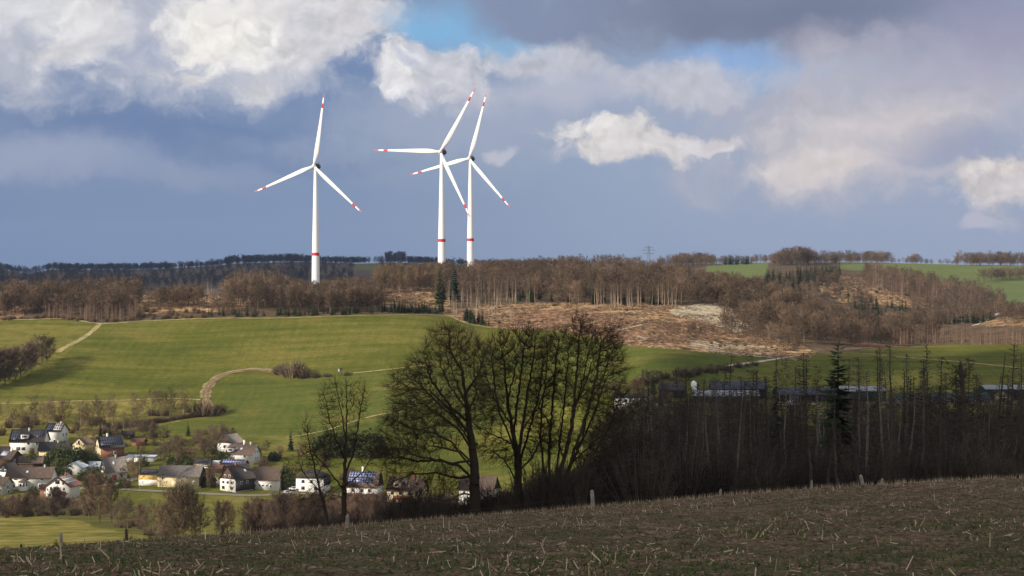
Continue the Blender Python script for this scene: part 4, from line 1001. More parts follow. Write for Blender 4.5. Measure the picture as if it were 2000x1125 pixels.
for k in range(270):
    px = 1150 + 930 * rngu.random(); Y = 200 + 150 * rngu.random(); x, y, z = at(px, Y); H = min(20.0, max(5.0, HY_to_z(768 + 105 * rngu.random() + 60 * float(fbm(np.array([px / 55.0]), np.array([2.0]), 3)[0]) + 40 * max(0, (1300 - px) / 150), Y) - z)); q = UT[rngu.integers(5)]
    for pk in q: gU.merge(pk, (x, y, z), rngu.random() * 6.28, H / 14, rngu.random())
tag(gU.build('undergrowth', DEADT, attr=True), kind='stuff')

# ---------------------------------------------------------------- wind turbines
WHITE = plain('turbine_white', (0.86, 0.87, 0.88), 0.45, 0.03, 0.05, 0.4)
RED = plain('signal_red', (0.55, 0.03, 0.035), 0.5, 0.08, 0.1, 0.4)
PINK = plain('faded_red', (0.62, 0.12, 0.16), 0.5, 0.08, 0.1, 0.4)
DARKN = plain('nacelle_grey', (0.05, 0.055, 0.065), 0.6, 0.1, 0.2, 0.3)
def blade_geo(Lb, s0=0.0, s1=1.0, grow=0.0, n=22):
    g = Geo(); S = np.linspace(s0, s1, n); k = 12; V = []
    for s in S:
        ch = np.interp(s, [0, .04, .16, .28, .6, .9, .985, 1], [2.2, 2.3, 3.9, 3.7, 2.35, 1.25, .8, .15]) * (1 + grow)
        th = np.interp(s, [0, .05, .16, .4, 1], [2.2, 2.0, 1.15, .6, .12]) * (1 + grow)
        tw = np.interp(s, [0, .15, .5, 1], [R(18), R(16), R(7), R(1)])
        for a in np.arange(k) * 2 * math.pi / k:
            x = math.cos(a) * ch / 2 + np.interp(s, [0, .16, 1], [0, .55, .1]); y = math.sin(a) * th / 2 * (1 - 0.35 * math.cos(a) if s > .05 else 1)
            V.append([x * math.cos(tw) - y * math.sin(tw), x * math.sin(tw) + y * math.cos(tw) + 0.9 * -s * s * 1.5, 1.2 + s * Lb])
    Q = [[i * k + j, i * k + (j + 1) % k, (i + 1) * k + (j + 1) % k, (i + 1) * k + j] for i in range(n - 1) for j in range(k)]
    g.add(V, Q)
    g.T += [np.array([[0, j + 1, j] for j in range(1, k - 1)]), np.array([[(n - 1) * k, (n - 1) * k + j, (n - 1) * k + j + 1] for j in range(1, k - 1)])]; g.TM += [np.zeros(k - 2, int)] * 2
    return g
def turbine(hub, Lb, Y, phase, yaw, label):
    Xh = (hub[0] - CX) / F * Y; Zh = HY_to_z(hub[1], Y); zb = H1(Xh, Y) - 1.0; Hh = Zh - zb
    e = empty('wind_turbine', (Xh, Y, zb), yaw, label, 'wind turbine', 'wind turbines on the wooded ridge')
    band = Zh - (Lb + 13.0)                       # height of the red ring
    hb = band - zb; rad = lambda z: np.interp(z, [0, hb, Hh], [3.35, 2.95, 1.35])
    g = Geo(); g.lathe([(rad(z), z) for z in np.linspace(0, Hh - 1.6, 14)], 28); tw = g.build('tower', WHITE, e, smooth=True)
    g = Geo(); g.lathe([(rad(hb - 1.2) + .03, hb - 1.2), (rad(hb + 1.2) + .04, hb + 1.2)], 28); g.build('red_ring', RED, tw, smooth=True)
    g = Geo()                                      # egg shaped nacelle lying behind the rotor
    prof = [(0.05, -2.0), (1.7, -1.7), (2.2, -.6), (2.5, 1.2), (2.35, 3.4), (1.8, 5.0), (1.0, 6.0), (0.05, 6.4)]
    g.lathe(prof, 20); V = g.V[0]; g.V[0] = np.stack([V[:, 0], V[:, 2], V[:, 1]], 1) + np.array([0, 0, Hh])
    g.Q[0] = g.Q[0][:, ::-1]
    na = g.build('nacelle', DARKN, e, smooth=True)
    g = Geo(); g.box((0, 4.6, Hh + 2.6), (.3, .3, 1.6)); g.box((0, 4.6, Hh + 3.4), (1.6, .2, .2)); g.build('wind_vane', DARKN, na)
    g = Geo(); g.lathe([(0.02, -2.4), (.9, -2.1), (1.55, -1.2), (1.7, 0), (1.6, .8)], 20); V = g.V[0]; g.V[0] = np.stack([V[:, 0], V[:, 2] - 2.6, V[:, 1]], 1) + np.array([0, 0, Hh])
    g.build('hub', WHITE, e, smooth=True)
    for k in range(3):
        b_ = blade_geo(Lb).build('blade', WHITE, e, smooth=True); b_.location = (0, -2.9, Hh); b_.rotation_euler = (0, R(phase + 120 * k), 0)
        blade_geo(Lb, .80, .865, .06, 5).build('red_band', RED, b_, smooth=True); blade_geo(Lb, .945, 1.004, .08, 6).build('red_tip', PINK, b_, smooth=True)
    return e
turbine((616.5, 325), 57, 1524, 10, R(-25), 'white wind turbine standing alone, apart from the overlapping pair')
turbine((863, 297), 57, 1513, 32.5, R(-25), 'taller front wind turbine of the overlapping pair, one blade level')
turbine((919, 310), 57, 1650, 17, R(-25), 'rear wind turbine of the overlapping pair, partly crossed by a blade')

# ---------------------------------------------------------------- houses
def M_(n, c, **k): return plain(n, c, k.get('r', .8), k.get('v', .15), k.get('s', .5), k.get('sp', .2))
HW = M_('white_render', (.88, .86, .82), v=.07); HC = M_('cream_render', (.72, .60, .38), v=.1); HYL = M_('yellow_render', (.75, .52, .16), v=.1); HG = M_('grey_render', (.50, .48, .45))
HB = M_('red_brick', (.30, .13, .085), v=.3, s=2.0); HT = M_('brown_timber', (.10, .06, .04), v=.3, s=1.5); HS = M_('slate_cladding', (.060, .058, .062), v=.3, s=1.5)
def tiles(name, col, var=.35):
    m, nt, b = newmat(name); T = NT(nt); co = T.n('ShaderNodeTexCoord').outputs['Object']
    wv = T.n('ShaderNodeTexWave'); wv.wave_type = 'BANDS'; wv.bands_direction = 'Z'; wv.inputs['Scale'].default_value = 1.1; wv.inputs['Distortion'].default_value = .6; T.l(co, wv.inputs[0])
    n = T.noise(co, .9, 5, .7); f = T.math('ADD', T.math('MULTIPLY', n, .8), T.math('MULTIPLY', wv.outputs['Fac'], .2))
    T.l(T.ramp(f, [(.3, tuple(c * (1 - var) for c in col)), (.7, tuple(c * (1 + var) for c in col))]), b.inputs['Base Color']); b.inputs['Roughness'].default_value = .8
    T.bump(wv.outputs['Fac'], b, .4, .05); return m
RB = tiles('brown_tiles', (.125, .088, .068)); RD = tiles('dark_tiles', (.045, .038, .036)); RR = tiles('red_tiles', (.16, .075, .055)); RG = tiles('fibre_cement', (.19, .165, .145)); RM = M_('metal_sheet', (.42, .47, .55), v=.15, r=.45, sp=.5)
def panelmat(name, cell, line, mw=1.0, mh=1.6, ms=.07):
    m, nt, b = newmat(name); T = NT(nt); co = T.n('ShaderNodeTexCoord').outputs['Object']
    s = T.n('ShaderNodeSeparateXYZ'); T.l(co, s.inputs[0]); c = T.n('ShaderNodeCombineXYZ'); T.l(s.outputs[0], c.inputs[0]); T.l(T.math('MULTIPLY', s.outputs[2], 1.4), c.inputs[1])
    br = T.n('ShaderNodeTexBrick'); br.offset = 0; br.inputs['Scale'].default_value = 1.0; br.inputs['Brick Width'].default_value = mw; br.inputs['Row Height'].default_value = mh; br.inputs['Mortar Size'].default_value = ms
    br.inputs['Color1'].default_value = cell; br.inputs['Color2'].default_value = tuple(x * .75 for x in cell[:3]) + (1,); br.inputs['Mortar'].default_value = line; T.l(c.outputs[0], br.inputs['Vector'])
    T.l(br.outputs[0], b.inputs['Base Color']); b.inputs['Roughness'].default_value = .25; b.inputs['Specular IOR Level'].default_value = .5; return m
PN = panelmat('solar_dark', (.012, .014, .028, 1), (.10, .11, .13, 1)); PL = panelmat('solar_light_frames', (.10, .085, .08, 1), (.62, .58, .54, 1), 1.1, 1.5, .16); PB = panelmat('solar_blue', (.05, .07, .22, 1), (.42, .45, .55, 1), 1.1, 1.3, .10)
FR = M_('window_frame_white', (.8, .8, .78), v=.03); FRB = M_('window_frame_brown', (.09, .05, .03)); WOOD = M_('balcony_wood', (.26, .10, .055), v=.3, s=2)
GL, nt_, b_ = newmat('window_glass'); b_.inputs['Base Color'].default_value = (.025, .03, .04, 1); b_.inputs['Roughness'].default_value = .12; b_.inputs['Specular IOR Level'].default_value = .5
SKYL, nt_, b_ = newmat('roof_window_glass'); b_.inputs['Base Color'].default_value = (.55, .6, .68, 1); b_.inputs['Roughness'].default_value = .15; b_.inputs['Specular IOR Level'].default_value = .8

def house(px, py, L, D, hw, hr, rot, wall, roof, label, name='house', cat='house', win=(), chim=(), pan=(), clad=(), gable=None, style='gable', ov=.5, doors=(), balc=(), dorm=(), sky=(), y0=600, Y=None, group=None, fr=None, rise=0.0):
    x, y, z = hit(px, py, y0) if Y is None else at(px, Y)
    ra = R(rot); y += (abs(math.sin(ra)) * L + abs(math.cos(ra)) * D) / 2 * .85; x = (px - CX) / F * y; z = H1(x, y - D * .4) + rise
    e = empty(name, (x, y, z), ra, label, cat, group)
    g = Geo(); hx, hy = L / 2, D / 2
    zt = hw + (hr if style in ('gable', 'mansard', 'halfhip') else 0)
    if style == 'gable' or style == 'halfhip':
        V = [[-hx, -hy, -2.5], [hx, -hy, -2.5], [hx, hy, -2.5], [-hx, hy, -2.5], [-hx, -hy, hw], [hx, -hy, hw], [hx, hy, hw], [-hx, hy, hw], [-hx, 0, hw + hr], [hx, 0, hw + hr]]
        g.add(V, [[0, 3, 2, 1], [0, 1, 5, 4], [2, 3, 7, 6], [1, 2, 6, 5], [3, 0, 4, 7]], [[5, 6, 9], [7, 4, 8]])
        wl = g.build('wall', wall, e)
    else:
        g.box((0, 0, (hw - 2.5) / 2), (L, D, hw + 2.5)); wl = g.build('wall', wall, e)
    g = Geo(); s = hr / hy if hr else 0
    def section(P, t=.22, x0=-hx - ov, x1=hx + ov):
        n = len(P); V = []
        for xx in (x0, x1):
            V += [[xx, a, b_] for a, b_ in P] + [[xx, a, b_ - t] for a, b_ in P]
        Q = []
        for i in range(n - 1):
            Q += [[i, 2 * n + i, 2 * n + i + 1, i + 1][::-1], [n + i, n + i + 1, 3 * n + i + 1, 3 * n + i][::-1], [i, i + 1, n + i + 1, n + i], [2 * n + i, 3 * n + i, 3 * n + i + 1, 2 * n + i + 1]]
        Q += [[0, n, 3 * n, 2 * n], [n - 1, 3 * n - 1, 4 * n - 1, 2 * n - 1][::1]]
        g.add(V, Q)
    up = .24
    if style == 'gable': section([(-hy - ov, hw - ov * s + up), (0, hw + hr + up), (hy + ov, hw - ov * s + up)])
    elif style == 'halfhip':
        k = .35; zc = hw + hr * (1 - k)
        V = [[-hx - ov, -hy - ov, hw - ov * s + up], [hx + ov, -hy - ov, hw - ov * s + up], [hx + ov, -hy * k, zc + up], [hx - hy * k * .9, 0, hw + hr + up], [-hx + hy * k * .9, 0, hw + hr + up], [-hx - ov, -hy * k, zc + up],
             [-hx - ov, hy + ov, hw - ov * s + up], [hx + ov, hy + ov, hw - ov * s + up], [hx + ov, hy * k, zc + up], [-hx - ov, hy * k, zc + up]]
        g.add(V, [[0, 1, 2, 3], [0, 3, 4, 5], [7, 6, 9, 4], [7, 4, 3, 8]], [[2, 8, 3], [9, 5, 4]])
    elif style == 'mansard': section([(-hy - ov, hw - .2 + up), (-hy * .62, hw + hr * .62 + up), (0, hw + hr + up), (hy * .62, hw + hr * .62 + up), (hy + ov, hw - .2 + up)])
    elif style == 'hip':
        V = [[-hx - ov, -hy - ov, hw + .02], [hx + ov, -hy - ov, hw + .02], [hx + ov, hy + ov, hw + .02], [-hx - ov, hy + ov, hw + .02], [-(hx - hy * .9), 0, hw + hr], [hx - hy * .9, 0, hw + hr]]
        g.add(V, [[0, 1, 5, 4], [2, 3, 4, 5], [0, 3, 2, 1]], [[1, 2, 5], [3, 0, 4]])
    elif style == 'shed': section([(-hy - ov, hw + .05 + up), (hy + ov, hw + hr + up)])
    else: g.box((0, 0, hw + .17), (L + 2 * ov, D + 2 * ov, .3))
    rf = g.build('roof', roof, e)
    if style == 'mansard':
        for sx in (-1, 1):
            g = Geo(); P = [(-hy, hw), (-hy * .62 , hw + hr * .60), (0, hw + hr - .1), (hy * .62, hw + hr * .60), (hy, hw)]; V = [[sx * (hx - .02 * 0), a, b_] for a, b_ in P]; g.add(V, T=[[0, 1, 4], [1, 3, 4], [1, 2, 3]]); g.build('gable', gable or wall, e)
    def onface(f, u, zc, d):
        if f == 'f': return (u * L, -hy - d, zc), 0
        if f == 'b': return (u * L, hy + d, zc), 0
        if f == 'l': return (-hx - d, -u * D, zc), R(90)
        return (hx + d, u * D, zc), R(90)
    for f, mt, z0, z1 in clad:
        p, r = onface(f, 0, (z0 + z1) / 2, .05); w_ = L if f in 'fb' else D; g = Geo(); g.box(p, (w_ - .05, .10, z1 - z0), r); g.build('cladding', mt, e)
    if gable:
        for sx, f in ((-1, 'l'), (1, 'r')):
            g = Geo(); x0 = sx * hx; V = []
            for q in (x0 - sx * .02, x0 + sx * .10): V += [[q, -hy + .05, hw + .02], [q, hy - .05, hw + .02], [q, 0, hw + hr - .05]]
            g.add(V, [[0, 1, 4, 3], [1, 2, 5, 4], [2, 0, 3, 5]], [[0, 2, 1], [3, 4, 5]]); 
            if style in ('gable', 'halfhip'): g.build('gable', gable, e)
    for f, u_, zc, w_, h_ in win:
        off = .12 if (gable and zc > hw) or any(c[0] == f for c in clad) else 0
        p, r = onface(f, u_, zc, .03 + off); g = Geo(); g.box(p, (w_ + .28, .12, h_ + .28), r); wo = g.build('window', fr or FR, e)
        p, r = onface(f, u_, zc, .07 + off); g = Geo(); g.box(p, (w_, .10, h_), r); g.build('pane', GL, wo)
    for f, u_, w_, h_, mt in doors:
        p, r = onface(f, u_, h_ / 2, .04); g = Geo(); g.box(p, (w_, .12, h_), r); g.build('door', mt, e)
    for f, u_, zc, w_ in balc:
        p, r = onface(f, u_, zc, .75); g = Geo(); g.box((p[0], p[1], zc - .45), (w_, 1.4, .14) , r); q, r = onface(f, u_, zc, 1.4); g.box((q[0], q[1], zc + .05), (w_, .1, .85), r); g.build('balcony', WOOD, e)
    def slope_pt(sd_, u, v, up_):
        yy = (-1 if sd_ == 'f' else 1) * hy * (1 - v); zz = hw + hr * v + .24 + up_
        if style == 'mansard':
            vv = v; yy = (-1 if sd_ == 'f' else 1) * np.interp(vv, [0, .62, 1], [hy + .25, hy * .62, 0])
        if style == 'shed': yy = -hy + D * v; zz = hw + hr * v + .3 + up_
        return [u * L, yy, zz]
    def slab(nm, sd_, u0, u1, v0, v1, mt, t=.09):
        g = Geo(); V = []
        for up_ in (.03, .03 + t): V += [slope_pt(sd_, a, b_, up_) for a, b_ in ((u0, v0), (u1, v0), (u1, v1), (u0, v1))]
        g.add(V, [[0, 3, 2, 1], [4, 5, 6, 7], [0, 1, 5, 4], [1, 2, 6, 5], [2, 3, 7, 6], [3, 0, 4, 7]]); return g.build(nm, mt, rf)
    for sd_, u0, u1, v0, v1, mt in pan: slab('solar_panel', sd_, u0, u1, v0, v1, mt)
    for sd_, u_, v_ in sky: slab('roof_window', sd_, u_ - .5 / L, u_ + .5 / L, v_ - .09, v_ + .09, SKYL, .12)
    for u_, v_, h_, mt in chim:
        q = slope_pt('f', u_, v_, 0); g = Geo(); g.box((q[0], q[1], q[2] + h_ / 2 - .3), (.7, .6, h_ + .6)); g.box((q[0], q[1], q[2] + h_ + .08), (.85, .75, .14)); g.build('chimney', mt, rf)
    for u_, w_ in dorm:
        q = slope_pt('f', u_, .45, 0); g = Geo(); yb = q[1]; V = []
        g.box((u_ * L, -hy * .72, hw + hr * .36 + .35), (w_, hy * .75, hr * .42), m=0); do = g.build('dormer', wall, rf)
        g = Geo(); g.box((u_ * L, -hy * .72 - .1, hw + hr * .57 + .50), (w_ + .5, hy * .75 + .5, .14)); g.build('dormer_roof', roof, do)
        g = Geo(); g.box((u_ * L, -hy * .72 - hy * .375 - .03, hw + hr * .36 + .5), (w_ * .7, .1, hr * .2)); g.build('pane', GL, do)
    return e
def row(f, us, zc, w_=1.0, h_=1.2): return [(f, q, zc, w_, h_) for q in us]
# top left of the village
house(58, 886, 15.0, 9, 5.4, 4.6, -3, HW, RD, 'wide white house with two arches under a dark panelled roof', pan=[('f', -.48, -.20, .08, .96, PN), ('f', .18, .48, .35, .96, PN)], win=row('f', (-.25, -.1), 2.2, 1.6, 1.2) + row('f', (.05, .3), 4.6), doors=[('f', .16, 1.9, 2.4, FRB), ('f', .38, 1.9, 2.4, FRB)], dorm=[(-.06, 3.0)], chim=[(.0, .9, 1.0, HG)])
house(111, 868, 7.4, 8, 5.8, 3.0, -12, HW, RD, 'tall white house with pale framed roof panels beside the tree line', pan=[('f', -.5, -.02, .1, .95, PN), ('f', 0.0, .5, .05, .98, PL)], win=row('f', (.1,), 1.6, .9, 1.0) + row('r', (-.2, .2), 4.0), chim=[(.3, .95, .8, HG)])
house(108, 897, 13, 8, 3.6, 3.2, 8, HC, RD, 'low cream house under a wide dark roof behind the conifers', gable=None, win=row('l', (-.15, .2), 2.0), chim=[(.1, .9, .8, HG)])
house(162, 884, 7.0, 6.0, 3.6, 2.4, 72, HC, RB, 'small cream gabled house with one high window above the conifers', win=[('l', 0, 4.2, .9, 1.5), ('l', -.2, 1.6, .9, 1.0)])
house(214, 896, 10.5, 8.0, 4.6, 4.2, 30, HC, RD, 'yellow brick house with rows of panels on its steep dark roof', pan=[('f', -.46, .46, .12, .97, PN)], win=row('l', (-.25, 0, .25), 4.9, .8, 1.2) + row('l', (-.25, .22), 1.8, .8, 1.3) + row('f', (.1,), 2.0), clad=[('f', HB, 0, 4.3)], chim=[(-.1, .97, 1.2, HW)])
house(18, 912, 8.0, 8, 3.2, 3.2, -24, HT, RB, 'brown house with a grey blue panel on its roof at the left border', pan=[('f', -.3, .1, .3, .8, RM)], win=row('r', (-.2, .2), 2), chim=[(.2, .9, .8, HW)])
house(4, 898, 6, 6, 3, 2.2, 0, HW, RD, 'dark roofed white house cut by the picture border at the upper left', win=row('f', (0, .3), 1.6))
house(66, 917, 11, 7, 2.6, 2.4, 4, HT, RB, 'long brown roofed barn just behind the long white house', name='barn', cat='barn', doors=[('f', 0, 2.4, 2.3, FRB)])
house(17, 940, 6.4, 6.4, 3.4, 3.2, 62, HW, RD, 'white half timbered gable house at the left border', win=row('l', (-.2, .2), 4.0, .7, .8) + row('l', (-.2, .22), 1.6, .9, 1.0), gable=HS)
house(3, 968, 6.5, 6, 4.2, 2.4, -20, HG, RB, 'pale house at the lower left picture border with two stacked windows', win=row('r', (-.1,), 3.2, .9, 1.1) + row('r', (-.05,), 1.2, .9, 1.0) + row('f', (.2,), 2.0))
lw = house(62, 956, 18.0, 9, 4.6, 3.6, -4, HW, RB, 'long white house with plain brown roof and a roofed bay window', win=row('f', (-.28, -.02, .30), 4.1, 1.1, .7) + row('f', (-.34, .28, .38), 1.5, 1.6, 1.2), doors=[('f', -.46, 1, 2, FRB)], sky=[('f', -.05, .5)], chim=[(.3, .97, .8, HG)])
g = Geo(); g.tubes([[-1.6, -5.2, -1.5]], [[-1.6, -5.2, 3.0]], 1.9, 1.9, 8); bay = g.build('bay_window', HW, lw)
g = Geo(); g.spikes([[0, 0, 0]], [[0, 0, .1]], .01); g = Geo(); g.tubes([[-1.6, -5.2, 3.0]], [[-1.6, -5.2, 4.2]], 2.4, .1, 8); g.build('bay_roof', RB, bay)
for a in (-60, -20, 20, 60):
    g = Geo(); q = R(a - 90); g.box((-1.6 + 1.85 * math.cos(q), -5.2 + 1.85 * math.sin(q), 2.0), (.55, .12, 1.2), q + R(90)); g.build('pane', GL, bay)
house(123, 976, 9.0, 9.6, 5.2, 3.2, 76, HW, RR, 'white chalet with a wooden balcony and framed panels on a red roof', style='gable', ov=.9, win=[('l', .0, 6.6, 1.5, 1.2), ('l', .25, 6.2, .5, .7), ('l', -.05, 4.0, 1.9, 1.0), ('l', -.28, 4.0, .6, 1.0), ('l', .28, 4.0, .5, .8), ('l', -.32, 1.5, .6, .8), ('l', -.2, 1.5, .6, .8), ('l', .3, 1.4, .6, 1.0)] + row('b', (-.2, .2), 3), balc=[('l', .12, 2.9, 6.2)],
      pan=[('f', -.42, .42, .15, .9, PL), ('b', -.42, .3, .2, .9, PL)], fr=FRB, chim=[(.2, .95, .8, HB)])
house(94, 975, 4.4, 5, 3.9, 1.4, -8, HB, RR, 'small brick annex with a red roof joined to the chalet', name='annex', cat='annex', win=row('f', (0,), 2.2, .8, .9))
house(149, 929, 8.6, 7.0, 3.0, 2.0, 84, HW, RM, 'white gabled hall end with no windows beside the slate gable', name='hall', cat='hall', doors=[('l', -.1, .8, 1.6, FRB)])
house(182, 923, 15, 7.5, 2.4, 1.5, -6, HG, RM, 'long low hall with a pale blue metal roof', name='hall', cat='hall', sky=[('f', -.2, .5), ('f', .1, .5)])
house(222, 938, 8.4, 8.2, 3.3, 5.4, 28, HW, RG, 'white cottage with a slate gable and a steep flared roof', win=row('l', (-.15, .15), 4.6, .7, .8) + row('l', (-.25,), 1.5, 1.0, 1.2) + row('f', (.25,), 1.6), gable=HS, sky=[('f', -.05, .55)], doors=[('f', -.1, 1.6, 2.0, RED)], chim=[(.1, .97, .8, HG)])
house(250, 858, 5.4, 4, 2.0, 1.5, 12, HT, RD, 'little dark wooden garden house near the hedge line', name='shed', cat='shed', win=row('f', (.1,), 1.2, .7, .6))
house(272, 871, 5.5, 4, 1.8, 1.2, -15, HB, RR, 'small reddish shed with a low roof in the gardens', name='shed', cat='shed', doors=[('f', 0, 1.2, 1.6, FRB)])
house(276, 903, 12, 5, 1.8, .4, -4, HW, RM, 'flat pale roofed garage row beyond the birch', name='garage', cat='garage', style='shed', doors=[('f', -.3, 2, 1.6, HG), ('f', .1, 2, 1.6, HG)])
house(295, 949, 8.2, 7, 4.6, 1.5, -3, HYL, RD, 'yellow and white workshop with dark panels on its roof', name='workshop', cat='workshop', pan=[('f', -.42, .42, .1, .9, PN)], clad=[('f', HW, 0, 2.3)], style='gable')
house(355, 953, 17.0, 8.5, 4.5, 3.6, -9, HC, RG, 'long cream barn with a weathered grey brown roof', name='barn', cat='barn', win=row('f', (-.38, -.02, .2), 3.8, .7, .5) + row('f', (.38,), 2.2, .5, .8), doors=[('f', -.1, 2.2, 2.4, HC)], clad=[('r', HT, .5, 4.3)], gable=HT)
house(407, 953, 4.5, 5, 2.2, 1.2, -9, HT, RD, 'dark wooden lean to at the right end of the cream barn', name='shed', cat='shed', style='gable')
house(395, 915, 7, 5, 2.2, 1.0, -4, HC, RD, 'cream garage with dark panelled roof behind the cream barn', name='garage', cat='garage', pan=[('f', -.45, .45, .1, .9, PN)], doors=[('f', 0, 2.4, 1.9, HG)])
house(464, 962, 11.0, 8.4, 4.9, 5.0, 54, HW, RD, 'half timbered house with dark gable and two white gable windows', win=[('l', -.14, 6.0, .7, .9), ('l', .14, 6.0, .7, .9)] + row('l', (-.28, .0, .25), 3.6, 1.0, .9) + row('l', (-.28, .25), 1.5, 1.4, 1.2) + row('f', (-.2, .1), 3.4, .9, .9), gable=HT, clad=[('f', HS, .2, 4.5)], chim=[(-.1, .97, 1.0, HB)], sky=[('f', .2, .5)])
house(524, 958, 10.8, 9, 4.2, 4.4, -8, HW, RB, 'white barn with a broad brown roof joined behind the half timbered house', name='barn', cat='barn', win=row('f', (-.35, -.22, -.1, .05), 1.9, .6, .5) + row('f', (.2,), 1.6, .7, 1.0), doors=[('f', -.43, 1.1, 2.1, FRB)])
house(475, 907, 12.0, 9, 4.0, 3.9, -14, HW, RB, 'white house with two bright roof windows above the half timbered house', style='halfhip', sky=[('f', -.18, .5), ('f', .02, .5)], win=row('f', (.2,), 3.2, .9, .8) + row('r', (-.1, .15), 4.8, .7, .8) + row('r', (-.1, .15), 2.2, .7, .8), dorm=[(-.33, 2.4)], chim=[(.05, .95, 1.6, HW), (.3, .95, .9, HG)])
house(450, 889, 9, 7.5, 5.0, 3.4, 64, HW, RG, 'grey roofed gable house rising behind the house with bright roof windows', gable=HT, win=row('l', (0,), 3.5) + row('r', (0,), 6.0, .8, .8))
house(458, 921, 10, 6, 2.6, 1.7, -8, HT, RB, 'low shed with blue solar panels beneath the upper white house', name='shed', cat='shed', pan=[('f', -.45, .45, .25, .95, PB)])
house(424, 924, 5, 4, 2.0, 1.0, -8, HT, RR, 'small red roofed shed next to the parked white car', name='shed', cat='shed')
house(612, 962, 11.5, 9, 5.6, 2.9, -12, HW, RD, 'white house with a low dark hipped roof seen through the thin tree', style='hip', ov=.7, win=row('f', (-.25, .05, .3), 4.2, 1.1, 1.1) + row('f', (-.25, .2), 1.6, 1.3, 1.2), clad=[('r', HS, 2.5, 5.3)])
house(712, 974, 12.0, 9.5, 4.2, 5.6, -9, HW, RB, 'white house with a mansard roof covered by bluish framed panels', style='mansard', gable=HS, pan=[('f', -.47, .35, .05, .33, PB), ('f', -.47, .35, .35, .60, PB), ('f', -.47, .4, .65, .95, PB)], clad=[('f', HB, 0, 1.9)], win=row('f', (-.3, 0, .25), 3.1, 1.0, 1.1) + row('f', (-.2, .15), 1.2, 1.2, 1.0), chim=[(-.05, .97, 1.8, HW)])
house(796, 984, 13.5, 9.5, 5.0, 4.4, -14, HC, RB, 'cream yellow house with balconies glimpsed through the oak limbs', win=row('f', (-.35, -.1, .15, .38), 3.9, 1.2, 1.2) + row('f', (-.3, .0, .3), 1.3, 1.3, 1.3), balc=[('f', 0, 2.6, 8)], chim=[(.2, .95, .9, HB)], dorm=[(-.2, 2.4)])
house(822, 1010, 7, 5, 2.2, 1.2, -6, HW, RD, 'tiny white hut below the cream yellow house', name='shed', cat='shed', win=row('f', (-.25, .0, .25), 1.2, .6, .7))
house(936, 984, 13.5, 9, 5.2, 4.6, -16, HW, RB, 'white house half hidden behind the oak trunk', win=row('f', (-.35, -.1, .15, .35), 3.9, 1.0, 1.2) + row('f', (-.3, .05, .3), 1.4, 1.0, 1.2), gable=HS)
# farm in the side valley
GRN = M_('green_sheet', (.020, .050, .038), v=.15, sp=.4); BLUS = M_('blue_grey_sheet', (.036, .042, .072), v=.2, sp=.4); PALES = M_('pale_sheet', (.26, .28, .31), v=.12, sp=.5); DKB = M_('dark_boards', (.03, .027, .026), v=.3)
fk = dict(name='farm_hall', cat='farm building', y0=700)
house(1232, 791, 14, 7, 3.2, 1.4, -4, HW, RD, 'low white farm building behind the right edge of the bare trees', win=row('f', (-.35, -.15, .1, .3), 1.8, .9, 1.0), doors=[('f', .43, 1.4, 2.1, DKB)], **fk)
house(1313, 778, 11, 9, 3.6, 2.6, -10, DKB, RD, 'black barn with a curved looking dark roof beside the white silo', doors=[('f', -.1, 4, 2.8, HT)], **fk)
house(1290, 795, 6, 5, 2.0, 1.0, 0, HC, RD, 'small shed in the farm yard left of the green hall', doors=[('f', 0, 2, 1.8, DKB)], **fk)
house(1418, 789, 27, 13, 3.4, 1.8, -2, GRN, PALES, 'long green farm hall with a pale roof edge beside the silo', doors=[('f', .3, 3.5, 3.2, PALES), ('f', -.2, 3.5, 3.2, DKB)], **fk)
house(1442, 776, 24, 13, 3.6, 2.8, -2, DKB, BLUS, 'farm hall with a blue grey roof behind the long green hall', win=row('f', (-.3, 0, .3), 3, 1.5, .8), **fk)
house(1590, 784, 34, 14, 2.8, 2.6, 2, DKB, BLUS, 'wide dark farm hall with a blue grey roof among the dead spruces', doors=[('f', -.3, 4, 3, PALES), ('f', .2, 4, 3, PALES)], **fk)
house(1680, 784, 20, 10, 4.4, 1.6, 3, GRN, PALES, 'farm shed with a thin white roof line behind the full crowned spruce', doors=[('f', -.2, 3, 3, DKB)], **fk)
house(1838, 788, 40, 10, 1.8, 2.2, 3, PALES, GRN, 'very long low hall with glassy white side and green roof', win=row('f', (-.4, -.3, -.2, -.1, 0, .1, .2, .3, .4), 1.0, 2.6, .7), **fk)
house(1960, 781, 19, 12, 4.6, 1.3, 2, GRN, PALES, 'green sheet hall with a bright white roof at the right border', doors=[('f', -.3, 3.5, 3.4, DKB), ('f', .25, 3.5, 3.4, DKB)], **fk)
house(1958, 786, 6, 6, 2.6, 2.0, 80, HC, RB, 'small tan gabled shed in front of the green hall at the right border', doors=[('l', 0, 1.5, 1.9, DKB)], **fk)
x, y, z = hit(1355, 775, 700); e = empty('silo', (x, y, z), 0, 'slim white feed silo between the black barn and the green hall', 'silo')
g = Geo(); g.lathe([(.3, 1.2), (1.25, 2.6), (1.25, 6.2), (.35, 7.0), (.02, 7.1)], 16); g.build('tank', HW, e, smooth=True)
for a in (45, 135, 225, 315):
    g = Geo(); g.box((1.05 * math.cos(R(a)), 1.05 * math.sin(R(a)), 1.2), (.14, .14, 3.4)); g.build('leg', HG, e)

